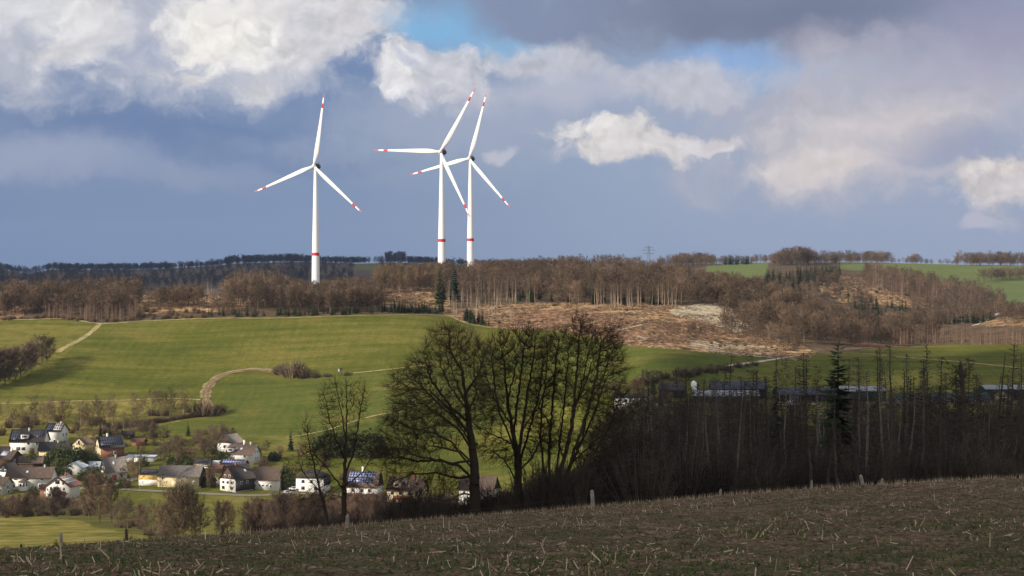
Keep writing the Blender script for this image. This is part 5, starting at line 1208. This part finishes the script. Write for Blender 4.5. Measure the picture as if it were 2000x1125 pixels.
# ---------------------------------------------------------------- vehicles
CARW = M_('car_white', (.80, .80, .80), v=.02, r=.3, sp=.5); CARS = M_('car_silver', (.42, .44, .47), v=.02, r=.3, sp=.5); CARD = M_('car_dark', (.03, .035, .05), v=.02, r=.3, sp=.5); TYRE = M_('tyre_rubber', (.02, .02, .02))
def car(px, py, rot, mat, label, van=False, y0=600):
    x, y, z = hit(px, py, y0); e = empty('parked_car', (x, y, z + .15), R(rot), label, 'van' if van else 'car')
    if van: P = [(-2.4, .35), (-2.4, 1.0), (-2.35, 2.2), (1.2, 2.2), (1.85, 1.25), (2.4, 1.05), (2.45, .35)]
    else: P = [(-2.1, .3), (-2.15, .85), (-1.75, .95), (-1.2, 1.42), (.35, 1.45), (1.0, .95), (2.0, .8), (2.1, .3)]
    n = len(P); hw_ = .88; g = Geo(); V = [[a, -hw_ * (1 if b_ < 1 else .86), b_] for a, b_ in P] + [[a, hw_ * (1 if b_ < 1 else .86), b_] for a, b_ in P]
    g.add(V, [[i, n + i, n + (i + 1) % n, (i + 1) % n] for i in range(n)], [[0, i, i + 1] for i in range(1, n - 1)] + [[n, n + i + 1, n + i] for i in range(1, n - 1)]); bo = g.build('body', mat, e)
    g = Geo(); zc, hh = (1.65, .6) if van else (1.18, .38)
    for s_ in (-1, 1): g.box(((-.3 if not van else 1.0), s_ * .83, zc), (1.5 if not van else .8, .12, hh))
    g.box((.72 if not van else 1.62, 0, zc), (.25, 1.4, hh)); g.build('windows', GL, e)
    for sx in (-1.3, 1.3):
        for s_ in (-1, 1): g = Geo(); g.tubes([[sx, s_ * .72, .2]], [[sx, s_ * .93, .2]], .34, .34, 14, cap=True); g.build('wheel', TYRE, e)
car(425, 911, 20, CARW, 'white van parked in the gardens below the grey roofed gable house', True)
car(404, 917, 5, CARW, 'white car parked behind the cream barn')
car(575, 958, -10, CARW, 'white car parked left of the house with the dark hipped roof')
car(562, 966, 10, CARS, 'silver car on the village road by the white barn')
car(1270, 797, 0, CARD, 'dark car in the farm yard'); car(1545, 793, 15, CARW, 'white van in front of the blue grey farm halls', True)

# ---------------------------------------------------------------- raised hide, pylons, posts
x, y, z = hit(664, 735, 800); e = empty('raised_hide', (x, y, z), .3, 'small wooden raised hide standing on the meadow beside the bush', 'hunting hide')
g = Geo(); g.box((0, 0, 3.0), (1.7, 1.7, 1.7)); cab = g.build('cabin', HG, e); g = Geo(); g.box((0, -.1, 3.95), (2.2, 2.3, .14)); g.build('roof', RD, e); g = Geo(); g.box((0, -.87, 3.2), (1.1, .06, .5)); g.build('opening', DKB, cab)
for a, b_ in ((-.7, -.7), (.7, -.7), (.7, .7), (-.7, .7)): g = Geo(); g.tubes([[a * 1.3, b_ * 1.3, -.3]], [[a, b_, 2.2]], .09, .08, 6); g.build('leg', HT, e)
PYL = M_('pylon_steel', (.16, .18, .21), v=.1)
def pylon(px, top, Y, label):
    x, y, z = at(px, Y); H = HY_to_z(top, Y) - z; e = empty('power_pylon', (x, y, z), .25, label, 'pylon', 'pylons on the skyline'); g = Geo(); P0 = []; P1 = []
    lv = np.linspace(0, 1, 9); wd = lambda t: 3.2 * (1 - t) ** 1.3 + .45
    for i in range(8):
        for sx, sy in ((1, 1), (1, -1), (-1, -1), (-1, 1)):
            a, b_ = wd(lv[i]), wd(lv[i + 1]); P0.append([sx * a, sy * a, lv[i] * H]); P1.append([sx * b_, sy * b_, lv[i + 1] * H])
            P0.append([sx * a, sy * a, lv[i] * H]); P1.append([sy * b_, -sx * b_, lv[i + 1] * H])
    g.tubes(P0, P1, .11, .11, 4); g.build('mast', PYL, e)
    for t, w_ in ((.70, 6.5), (.84, 8.5), (.95, 5.5)):
        g = Geo(); g.tubes([[-w_, 0, t * H], [-w_, 0, t * H], [0, 0, t * H + 2]], [[w_, 0, t * H], [0, 0, t * H + 2], [w_, 0, t * H]], .16, .16, 4); g.build('crossarm', PYL, e)
pylon(1267, 481, 2300, 'steel lattice pylon standing up clearly above the wooded skyline'); pylon(1133, 495, 3300, 'faint distant lattice pylon low above the forest top')
POSTM = M_('weathered_post', (.40, .34, .27), v=.35, s=2.5); POSTD = M_('dark_post', (.10, .08, .065), v=.3, s=2.5)
posts = [(1157, 959, 999, POSTM, .13, 'stout weathered fence post standing in front of the dark stand'), (678, 1007, 1034, POSTM, .13, 'thick grey fence post below the slender bare tree'), (119, 1042, 1076, POSTM, .11, 'grey fence post in front of the sunlit lower meadow'),
         (248, 1034, 1063, POSTD, .10, 'dark fence post at the end of the lower meadow'), (42, 1064, 1079, POSTD, .09, 'short dark stump of a post at the lower left field edge'), (1407, 957, 973, POSTM, .09, 'thin pale fence post low against the dead spruces'),
         (1685, 929, 952, POSTM, .12, 'grey fence post leaning left under the full crowned spruce'), (1722, 936, 949, POSTM, .09, 'short pale post right of the leaning post'), (1585, 940, 960, POSTM, .08, 'thin upright post before the dead spruces left of the leaning post'), (436, 1026, 1050, POSTD, .09, 'dark thin post where the bushes meet the field edge')]
tops_ = []
for px, tp, bs, mt, w_, lb in posts:
    Y = EDGE + 1.0; x, y, z = at(px, Y); H = HY_to_z(tp, Y) - z; e = Geo(); r = w_
    zz = np.linspace(-.6, H, 6); P = np.stack([.03 * np.sin(zz * 3 + px), .02 * np.cos(zz * 2), zz], 1); rr = r * (1 - .12 * (zz / H)) ; e.tubes(P[:-1], P[1:], rr[:-1], rr[1:], 8); e.spikes([[P[-1, 0], 0, H - .01]], [[P[-1, 0] + .03, 0, H + .10]], r * .9)
    o = e.build('fence_post', mt, smooth=False, loc=(x, y, z)); o.rotation_euler = (0, R(-9) if px == 1685 else R(random.uniform(-2, 2)), 0); tag(o, lb, 'fence post', 'fence posts along the field edge'); tops_.append((px, x, y, z + H * .8))
tops_.sort(); WIRE = M_('rusty_wire', (.12, .09, .07)); g = Geo()
for (p, x0, y0_, z0), (q, x1, y1_, z1) in zip(tops_[:-1], tops_[1:]):
    for dz in (0, -.35):
        t = np.linspace(0, 1, 13)[:, None]; A0 = np.array([[x0, y0_, z0 + dz]]); A1 = np.array([[x1, y1_, min(z1, z0 + 9) + dz]]); P = A0 * (1 - t) + A1 * t; gz = height(P[:, 0], P[:, 1]) ; P[:, 2] = np.maximum(P[:, 2] - .25 * 4 * (t * (1 - t))[:, 0], gz + .25)
        g.tubes(P[:-1], P[1:], .006, .006, 4)
tag(g.build('fence_wire', WIRE), 'thin slack wires strung between the field edge posts', 'fence wire')

# ---------------------------------------------------------------- woods on the ridges
cand = []          # (size in the picture, kind, x, y, z, H, label, group, region)
rw = random.Random(5)
def wood(kind, front, dya, dyb, n, h0, h1, label, group, y0=950.0, keep=None, wid=1.0, dome=0.0):
    """n trees behind a front edge given as picture points on the ground"""
    xs = [p[0] for p in front]; ys = [p[1] for p in front]
    fx = np.linspace(xs[0], xs[-1], 40); fY = np.array([hit(a, float(np.interp(a, xs, ys)), y0)[1] for a in fx])
    k = 0; tries = 0
    while k < n and tries < n * 6:
        tries += 1
        px = rw.uniform(xs[0], xs[-1]); Y = float(np.interp(px, fx, fY)) + dya + (dyb - dya) * rw.random()
        if keep is not None and not keep(px, Y): continue
        x = (px - CX) / F * Y; H = rw.uniform(h0, h1) * (1 + .35 * float(fbm(np.array([x / 22.0]), np.array([Y / 30.0]), 3)[0]))
        if dome: H *= (1 - dome) + dome * math.sin(math.pi * min(1, max(0, (px - xs[0]) / (xs[-1] - xs[0])))) ** .6
        cand.append((H / Y, kind, x, Y, None, H, label, group, wid)); k += 1
GW = 'bare trees of the woods on the ridge'; GP = 'pale bare poles left standing on the ridge'; GS = 'conifers among the ridge woods'; GL_ = 'young larches along the wood edge'
# left wood
wood('broad', [(-60, 628), (100, 621), (190, 628), (275, 624)], 12, 70, 110, 11, 14, 'brown bare tree in the wood above the left meadow', GW)
wood('slim', [(-60, 628), (100, 621), (190, 628), (275, 624)], 8, 150, 230, 11, 14, 'brown bare tree in the wood above the left meadow', GW)
wood('larch', [(85, 624), (190, 630), (280, 625)], 0, 16, 90, 7.5, 10.5, 'young reddish tree at the front of the wood above the left meadow', GL_)
wood('bush', [(-60, 630), (100, 622), (190, 631), (300, 625), (400, 621)], 0, 4, 70, 1.8, 3.4, 'low dark bush along the upper meadow edge', 'bushes along the upper meadow edge')
wood('slim', [(285, 622), (395, 618)], 30, 60, 46, 10.5, 13, 'bare tree of the thin row before the bright clearing', GW)
wood('broad', [(300, 620), (390, 616)], 35, 60, 22, 10, 12, 'bare tree of the thin row before the bright clearing', GW)
wood('bush', [(270, 625), (400, 619)], 2, 25, 30, 1.5, 3.5, 'low dark bush before the bright clearing', 'bushes along the upper meadow edge')
wood('pole', [(395, 618), (460, 618)], 40, 160, 14, 9, 14, 'scattered pale tree standing in the bright clearing', GP)
wood('slim', [(395, 619), (460, 619)], 4, 40, 26, 6, 9, 'bare tree of the thin row before the bright clearing', GW)
wood('pole', [(455, 618), (545, 618)], 60, 150, 75, 16, 20, 'tall pale trunked tree in the high clump left of the lone turbine', GP)
wood('slim', [(440, 618), (560, 617)], 25, 150, 110, 12, 16, 'bare tree in the high clump left of the lone turbine', GW)
wood('slim', [(545, 617), (650, 616), (745, 612)], 12, 150, 220, 11, 14, 'brown bare tree in the wood in front of the lone turbine', GW)
wood('broad', [(545, 617), (650, 616), (745, 612)], 15, 120, 70, 11, 13.5, 'brown bare tree in the wood in front of the lone turbine', GW)
wood('spruce', [(400, 620), (500, 620), (640, 617), (745, 614)], 0, 12, 75, 3.5, 6.5, 'low young spruce in the dark row under the lone turbine', GS, wid=1.3)
wood('birch', [(735, 612), (870, 612)], 140, 300, 120, 11, 14, 'light barked birch on the crest below the turbine pair', 'birches on the crest')
wood('slim', [(735, 612), (870, 612)], 150, 320, 130, 10, 13, 'brown bare tree on the crest below the turbine pair', GW)
wood('spruce', [(740, 613), (865, 613)], 1, 26, 85, 4.5, 8, 'young spruce in the dark plantation above the meadow', GS, wid=.9)
wood('spruce', [(905, 631), (955, 639)], 0, 22, 20, 5, 10, 'dark spruce in the small clump at the end of the meadow', GS)
wood('pole', [(868, 612), (900, 624), (960, 636), (1010, 634)], 10, 230, 70, 12, 17, 'lone pale trunk left standing on the felled slope', GP)
wood('bush', [(800, 608), (900, 622), (960, 636), (1100, 636), (1230, 668)], 5, 200, 60, .7, 2.6, 'low bush on the felled slope', 'bushes on the felled slope')
# main forest under the turbine pair
mf = [(845, 585), (900, 588), (950, 580), (1010, 588), (1120, 599), (1300, 596), (1420, 602)]
wood('slim', mf, 0, 330, 430, 11.5, 14.5, 'brown bare tree in the main forest below the skyline', GW)
wood('broad', mf, 0, 330, 470, 10, 14.5, 'brown bare tree in the main forest below the skyline', GW)
wood('spruce', mf, 0, 300, 130, 7, 13, 'dark conifer inside the main forest', GS)
wood('pole', [(1110, 600), (1220, 600), (1335, 600)], -10, 30, 55, 12, 17, 'pale slender trunk at the front of the main forest', GP)
wood('pole', [(890, 600), (1010, 596), (1110, 600)], -10, 60, 16, 13, 17, 'pale slender trunk at the front of the main forest', GP)
# wooded hill on the right
ra_ = [(1400, 612), (1440, 635), (1490, 652), (1560, 675), (1650, 676), (1760, 676), (1830, 668)]
wood('broad', ra_, 0, 290, 380, 9, 15, 'rounded brown bare tree on the wooded hill behind the right meadow', GW)
wood('slim', ra_, 60, 290, 240, 11, 14, 'brown bare tree on the wooded hill behind the right meadow', GW)
wood('spruce', [(1405, 600), (1500, 622)], 50, 170, 85, 7, 11, 'dark conifer in the patch above the pale dead grass', GS)
wood('spruce', [(1345, 648), (1450, 650)], 0, 40, 6, 3.5, 5, 'little spruce standing alone on the reddish cleared ground', GS)
wood('bush', [(1260, 668), (1350, 672), (1500, 690), (1560, 694)], 0, 60, 26, .8, 2.4, 'low bush on the felled slope', 'bushes on the felled slope')
wood('slim', [(1290, 650), (1370, 652), (1440, 656)], 0, 12, 34, 4, 6, 'reddish brown young tree on the cleared ground', GW)
wood('slim', [(1410, 650), (1500, 680), (1560, 694)], 0, 50, 50, 8, 12, 'bare tree along the pale dead grass on the right', GW)
wood('larch', [(1745, 675), (1860, 673), (2060, 677)], 2, 45, 190, 8, 11.5, 'reddish young larch in the plantation behind the right meadow', GL_)
# second hill with clearing
wood('spruce', [(1490, 572), (1560, 560), (1640, 545)], -60, 130, 190, 10, 15, 'tall dark conifer on the hill left of the far clearing', GS, y0=1560)
wood('larch', [(1690, 560), (1760, 585), (1850, 606), (1960, 615)], 0, 250, 380, 12, 18, 'reddish larch on the far slope below the green fields', GL_, y0=1560)
wood('slim', [(1690, 560), (1760, 585), (1850, 606), (1960, 615)], 0, 280, 260, 11, 16, 'bare tree on the far slope below the green fields', GW, y0=1560)
wood('spruce', [(1655, 598), (1720, 608), (1800, 625), (1950, 628)], -60, 60, 170, 8, 12, 'dark conifer in the hollow below the far slope', GS, y0=1540)
wood('slim', [(1780, 628), (1900, 630), (2060, 622)], -40, 170, 190, 10, 14, 'bare tree in the hollow below the far slope', GW, y0=1450)
wood('slim', [(1440, 600), (1500, 604), (1620, 592), (1700, 600)], -40, 200, 170, 10, 13, 'bare tree on the hill left of the far clearing', GW, y0=1480)
wood('bush', [(1600, 590), (1700, 575), (1800, 600)], 0, 80, 26, 2, 4, 'low bush on the far clearing', 'bushes on the far clearing', y0=1560)
wood('slim', [(1960, 640), (2060, 630)], 0, 60, 60, 8, 11, 'bare tree on the slope at the right border', GW, y0=1080)
# skyline woods on the right
GK = 'trees along the right skyline'
wood('broad', [(1508, 520), (1600, 519)], 0, 150, 110, 12, 22, 'tree of the dense round copse on the right skyline', GK, y0=2000, dome=0.5)
wood('broad', [(1600, 518), (1740, 515)], 20, 150, 130, 7, 16, 'tree of the long thin row on the right skyline', GK, y0=2000)
wood('broad', [(1773, 516), (1803, 516)], 20, 80, 16, 10, 13, 'tree of the small clump on the right skyline', GK, y0=2000, dome=0.4)
wood('broad', [(1866, 519), (2060, 520)], 0, 130, 170, 9, 18, 'tree of the long copse at the right border skyline', GK, y0=2000)
wood('broad', [(1285, 525), (1400, 521)], 0, 220, 150, 9, 16, 'tree of the copse right of the clear pylon', GK, y0=2000, dome=0.35)
wood('broad', [(1400, 521), (1510, 516)], 120, 260, 60, 6, 11, 'low tree of the far hedge on the right skyline', GK, y0=2000)
wood('broad', [(1740, 516), (1870, 518)], 60, 160, 46, 4, 8, 'low tree of the far hedge on the right skyline', GK, y0=2000)
wood('spruce', [(1412, 519), (1468, 518)], 30, 120, 34, 12, 18, 'tall conifer of the small skyline group right of the pylon', GK, y0=2000, dome=0.4)
wood('broad', [(1912, 553), (1960, 548), (2060, 545)], 0, 40, 50, 10, 14, 'tree of the hedge crossing the far green field', GK, y0=1950)

FARW = treemat('far_wood_twigs', [(0.0, (0.010, 0.013, 0.018, 1)), (1.0, (0.020, 0.023, 0.028, 1))], 0.95, 0.02)
cand = [(s, k, x, Y, H1(x, Y), H, lb, gr, wd) for s, k, x, Y, _, H, lb, gr, wd in cand]
LIMIT = {'bare': 170, 'pole': 110, 'larch': 130, 'birch': 45, 'spruce': 170, 'bush': 130}
fam = lambda k: 'bare' if k in ('broad', 'slim') else k
byf = {}
for c in cand: byf.setdefault(fam(c[1]), []).append(c)
mass = Geo(); rg_ = np.random.default_rng(8)
for f_, L_ in byf.items():
    # the ones that show largest and stand nearest the front become single objects
    L_.sort(key=lambda c: -(c[0] - 0.0000035 * c[3]))
    for c in L_[:LIMIT[f_]]: place(c[1], c[2], c[3], c[4] - .2, c[5], None, c[6], c[7], wid=c[8])
    for c in L_[LIMIT[f_]:]:
        pk = LOWPK.get(c[1]) or KINDS[c[1]]['pk']; q = pk[rg_.integers(len(pk))]
        H0 = {'broad': 14, 'slim': 14, 'pole': 16, 'larch': 11, 'birch': 12, 'spruce': 12, 'bush': 4}[c[1]]
        mi = {'broad': (0, 1), 'slim': (0, 1), 'pole': (2, 1), 'larch': (2, 3), 'birch': (2, 5), 'spruce': (0, 4), 'bush': (0, 5)}[c[1]]
        s = c[5] / H0; t = rg_.random(); rz = rg_.random() * 6.28
        for p_, m_ in zip(q, mi):
            mass.merge((p_[0], p_[1], p_[2], p_[3] * 0 + m_, p_[4] * 0 + m_), (c[2], c[3], c[4] - .2), rz, s * c[8], t, 1 / c[8])
tag(mass.build('woodland', (WBARK, WTWIG, PBARK, PTWIG, CONIF, BUSHT), attr=True), kind='stuff')
# woods covering the far hills
fm = Geo(); FB = [proto_bare(700 + i, 14, 12, 0.15, 12, 0.20, 0.3, 0.5, .999, 1, 3, 3)[1].packed() for i in range(4)]
for k in range(2600):
    px = rw.uniform(-120, 1150); Y = rw.uniform(3300, 4620); x, y, z = at(px, Y)
    if 690 < px < 740 and Y < 4300: continue
    fm.merge(FB[rw.randrange(4)], (x, y, z), rw.random() * 6.28, rw.uniform(.7, 1.15), rw.random())
for a, b_, n, hs in ((440, 590, 260, 1.15), (755, 790, 60, 1.5), (570, 720, 220, .9), (-20, 52, 80, .9), (90, 330, 420, .85), (320, 450, 200, .7), (795, 860, 120, 1.0), (860, 1100, 200, .8)):
    for k in range(n):
        x, y, z = at(rw.uniform(a, b_), rw.uniform(4430, 4560)); fm.merge(FB[rw.randrange(4)], (x, y, z), rw.random() * 6.28, rw.uniform(.65, 1.15) * hs, rw.random())
tag(fm.build('far_woods', FARW, attr=True), kind='stuff')

# single conifers that stick out of the ridge
place_px('spruce', 858, 600, 516, 1000, 'tall dark pine standing just left of the front turbine of the pair', wid=.8)
place_px('spruce', 887, 590, 513, 1000, 'dark spruce between the towers of the turbine pair', wid=1.0)
# ---------------------------------------------------------------- hedges, gardens and stream trees in the valley
lab = 'bare tree of the hedge casting shadow across the meadow'
for px, bs, tp, k in ((-28, 764, 700, 'alder'), (-14, 760, 694, 'alder'), (0, 756, 688, 'alder'), (10, 752, 686, 'alder'), (20, 747, 684, 'alder'), (30, 743, 682, 'alder'), (40, 738, 680, 'broad'), (50, 733, 677, 'alder'), (60, 727, 674, 'alder'), (70, 720, 668, 'broad'), (92, 706, 661, 'alder')):
    place_px(k, px, bs, tp, 800, lab, 'hedge trees beside the left meadow', wid=1.25)
place_px('broad', 82, 712, 658, 800, 'roundest tree of the hedge casting shadow across the meadow', 'hedge trees beside the left meadow', wid=1.3)
for px, bs, tp, w_, lb in ((568, 735, 697, 1.5, 'large bush on the meadow beside the raised hide'), (548, 731, 711, 1.6, 'smaller bush at the foot of the large meadow bush'), (592, 738, 712, 1.5, 'flat bush between the large meadow bush and the raised hide'), (615, 738, 726, 1.8, 'low scrub left of the raised hide'), (640, 737, 728, 2.0, 'low scrub at the foot of the raised hide'), (677, 734, 725, 1.6, 'low bush just right of the raised hide')):
    place_px('bush', px, bs, tp, 800, lb, 'bushes on the open meadow', wid=w_)
for px, bs, tp, k, w_, lb in ((398, 812, 778, 'bush', 1.2, 'bush at the foot of the bending farm track'), (415, 812, 785, 'bush', 1.3, 'bush on the inner side of the track bend'), (432, 806, 786, 'bush', 1.3, 'round bush right of the track bend'), (381, 812, 778, 'spruce', .9, 'dark narrow conifer beside the track bend')):
    place_px(k, px, bs, tp, 800, lb, None, wid=w_)
GH = 'bushes of the hedge below the fenced meadow'
for i in range(26):
    t = i / 25; px = 225 + 175 * t; place_px('bush', px, 838 - 26 * t + rw.uniform(-1, 1), 838 - 26 * t - rw.uniform(8, 13), 780, 'bush of the low brown hedge climbing to the track bend', GH, wid=1.5)
GG = 'garden birches above the village'
for i in range(52):
    px = rw.uniform(-15, 385); bs = rw.uniform(815, 846) - max(0, px - 220) * .17; place_px('birch', px, bs, bs - rw.uniform(30, 52), 780, 'young birch in the orchard strip above the village', GG, wid=1.25)
for i in range(26):
    px = rw.uniform(-15, 370); bs = rw.uniform(822, 852) - max(0, px - 220) * .15; place_px('bush', px, bs, bs - rw.uniform(12, 22), 780, 'olive brown bush in the orchard strip above the village', 'bushes of the orchard strip')
for px, bs, tp, w_, lb in ((196, 854, 824, .9, 'left one of two dark spruces above the yellow brick house'), (214, 852, 826, 1.0, 'right one of two dark spruces above the yellow brick house'), (367, 852, 821, .95, 'dark spruce alone in the sunny garden slope'), (568, 882, 838, .85, 'dark conical spruce right of the upper white house'), (356, 872, 852, .9, 'small spruce between the brown garden trees'), (612, 880, 856, .8, 'slim dark spruce behind the thin leaning tree'),
                      (1275, 772, 724, .9, 'dark spruce beside the black barn of the farm')):
    place_px('spruce', px, bs, tp, 750, lb, None, wid=w_)
for px, bs, tp, w_ in ((100, 918, 880, 1.0), (112, 918, 876, 1.1), (124, 920, 872, 1.2), (138, 921, 876, 1.1), (150, 921, 874, 1.1), (162, 919, 878, 1.1), (174, 914, 880, 1.1), (184, 906, 884, 1.0), (116, 926, 892, 1.1), (132, 928, 896, 1.0)):
    place_px('evergreen', px, bs, tp, 740, 'dark evergreen tree of the dense clump in mid village', 'evergreen clump in the village', wid=.75)
for px, bs, tp, w_, lb in ((185, 945, 911, .8, 'olive green rounded evergreen left of the slate gable cottage'), (202, 940, 920, .8, 'dark evergreen bush at the slate gable cottage door'), (65, 968, 950, .8, 'dark evergreen below the roofed bay window'), (62, 915, 884, .6, 'dark column evergreen behind the long white house roof'), (408, 952, 918, .7, 'dark evergreen at the right end of the cream barn'), (560, 956, 905, .55, 'dark evergreen right of the white barn'), (535, 900, 882, 1.2, 'dark low evergreen right of the upper white house'), (437, 848, 836, 1.2, 'dark bush top on the garden slope'), (360, 908, 890, 1.0, 'dark evergreen behind the cream barn roof'), (335, 908, 892, 1.1, 'dark low evergreen left of the garages')):
    place_px('evergreen', px, bs, tp, 700, lb, None, wid=w_)
for i in range(9):
    px = rw.uniform(620, 730); bs = rw.uniform(880, 892); place_px('evergreen', px, bs, bs - rw.uniform(28, 46), 740, 'dark evergreen of the clump behind the slender bare tree', 'evergreens behind the slender tree', wid=1.2)
GB = 'bare garden trees around the village'
for px, bs, tp, k, w_ in ((225, 862, 828, 'broad', 1.0), (262, 852, 823, 'broad', 1.2), (280, 858, 826, 'broad', 1.1), (300, 868, 830, 'alder', 1.0), (320, 868, 838, 'broad', 1.2), (345, 905, 858, 'broad', 1.2), (330, 900, 862, 'broad', 1.3), (362, 900, 860, 'broad', 1.2), (318, 905, 870, 'broad', 1.2), (378, 905, 875, 'broad', 1.3), (395, 880, 842, 'broad', 1.0), (412, 878, 834, 'broad', 1.1), (428, 880, 832, 'broad', 1.1), (440, 872, 836, 'broad', 1.1), (420, 895, 850, 'broad', 1.1), (400, 898, 858, 'alder', 1.1), (385, 870, 840, 'broad', 1.0), (455, 865, 838, 'alder', 1.0), (520, 885, 862, 'broad', 1.1), (545, 895, 872, 'broad', 1.1), (590, 900, 868, 'broad', 1.0), (250, 935, 902, 'broad', 1.0), (262, 940, 905, 'broad', 1.0), (240, 938, 915, 'broad', 1.1), (175, 850, 830, 'broad', 1.1), (150, 852, 826, 'broad', 1.0), (160, 865, 838, 'broad', 1.0), (186, 866, 840, 'broad', 1.0), (410, 955, 912, 'alder', .8), (452, 966, 938, 'slim', 1.0), (318, 965, 925, 'slim', .9), (350, 962, 930, 'slim', .9)):
    place_px(k, px, bs, tp, 700, 'bare brown garden tree among the village houses', GB, wid=w_)
place_px('birch', 273, 960, 868, 640, 'tall white trunked birch beside the yellow workshop', None, wid=.75)
for i in range(34):
    px = rw.uniform(205, 460); bs = rw.uniform(846, 905); place_px('bush', px, bs, bs - rw.uniform(7, 16), 700, 'brown or straw coloured bush in the sunny gardens', 'bushes in the village gardens', wid=1.3)
for i in range(20):
    px = rw.uniform(470, 700); bs = rw.uniform(888, 945); place_px('bush', px, bs, bs - rw.uniform(8, 18), 700, 'brown bush behind the right hand houses of the village', 'bushes in the village gardens', wid=1.3)
GA = 'bare trees along the stream below the village'
for px, bs, tp, k, w_ in ((-8, 1012, 965, 'alder', 1.1), (12, 1008, 975, 'broad', 1.1), (30, 1010, 978, 'broad', 1.2), (50, 1008, 972, 'alder', 1.1), (72, 1006, 978, 'broad', 1.2), (98, 1010, 974, 'slim', 1.2), (118, 1004, 980, 'broad', 1.2), (140, 1006, 980, 'broad', 1.2), (175, 1016, 935, 'alder', 1.0), (195, 1020, 930, 'alder', 1.0), (218, 1022, 938, 'alder', .95), (236, 1026, 975, 'broad', 1.1), (250, 1036, 980, 'broad', 1.1), (275, 1040, 985, 'alder', 1.0), (300, 1046, 985, 'broad', 1.1),
                      (320, 1052, 990, 'alder', 1.0), (338, 1058, 962, 'alder', .95), (355, 1060, 954, 'alder', 1.0), (374, 1058, 958, 'alder', .95), (392, 1058, 990, 'broad', .9), (430, 1052, 985, 'alder', 1.0), (445, 1050, 980, 'alder', .9)):
    place_px(k, px, bs, tp, 470, 'bare brown tree in the stream side row below the village', GA, wid=w_)
for i in range(72):
    px = 470 + 300 * rw.random() ** .9; bs = rw.uniform(1030, 1060) - max(0, px - 640) * .05; place_px('alder', px, bs, rw.uniform(966, 1000), 470, 'bare tree in the thick dark row behind the field edge', 'thick row of trees behind the field edge', wid=1.1)
for i in range(26):
    px = rw.uniform(740, 1010); bs = rw.uniform(1010, 1040); place_px('alder', px, bs, bs - rw.uniform(20, 46), 480, 'low bare tree seen between the oak trunks', 'low trees between the oak trunks', wid=1.2)
for i in range(26):
    px = rw.uniform(-20, 330); bs = (1006 if px < 160 else 1012 + (px - 160) * .24) + rw.uniform(-10, 6); place_px('bush', px, bs, bs - rw.uniform(7, 16), 500, 'brown bush along the border of the lower meadow', 'bushes along the lower meadow', wid=1.4)
for px, tp in ((118, 1040), (250, 1045), (10, 1052), (-10, 1060), (300, 1040), (330, 1046)):
    x, y, z = at(px, EDGE + 5 + rw.random() * 4); place('bush', x, y, z - .3, max(1.0, HY_to_z(tp, y) - z), None, 'thin bush at the field edge before the lower meadow', 'bushes at the near field edge', wid=.8)
for i in range(46):
    px = rw.uniform(-25, 175); bs = rw.uniform(984, 1010); place_px('bush', px, bs, bs - rw.uniform(12, 30), 500, 'tall brown bush in the thicket between chalet and lower meadow', 'thicket above the lower meadow', wid=1.0)
for i in range(14):
    px = rw.uniform(-20, 170); bs = rw.uniform(992, 1010); place_px('alder', px, bs, bs - rw.uniform(24, 40), 500, 'bare tree in the thicket between chalet and lower meadow', 'thicket above the lower meadow', wid=1.1)
for i in range(34):
    px = rw.uniform(0, 560); bs = rw.uniform(885, 960); place_px('broad' if i % 3 else 'evergreen', px, bs, bs - rw.uniform(12, 24), 640, 'small tree or shrub in the yards between the village houses', 'yard shrubs between the houses', wid=1.1)
GF = 'trees and bushes around the farm'
for i in range(30):
    t = i / 29; px = 1240 + 235 * t; bs = 752 - 38 * t + rw.uniform(-3, 5); place_px('bush' if i % 2 else 'broad', px, bs, bs - rw.uniform(9, 24) * (1.2 - .5 * t), 760, 'brown hedge growth climbing the meadow behind the farm', GF, wid=1.4)
for i in range(12):
    px = rw.uniform(1170, 1330); place_px('broad', px, 772, 772 - rw.uniform(18, 34), 760, 'bare tree around the white farm building', 'bare trees around the white farm building', wid=1.1)

x, y, z = hit(1690, 677, 1010); gb = Geo(); rb = np.random.default_rng(4)
A0 = np.stack([rb.normal(0, 9, 900), rb.normal(0, 1.6, 900), rb.random(900) ** 1.5 * 2.2], 1); A0[:, 2] *= np.exp(-(A0[:, 0] / 11) ** 2); D0 = rb.normal(0, 1, (900, 3)) * np.array([1, .7, .22])
gb.tubes(A0 - D0, A0 + D0, .10, .06, 4)
tag(gb.build('brush_heap', PTWIG, loc=(x, y, z)), 'long low heap of reddish cut branches along the top of the right meadow', 'brush heap')
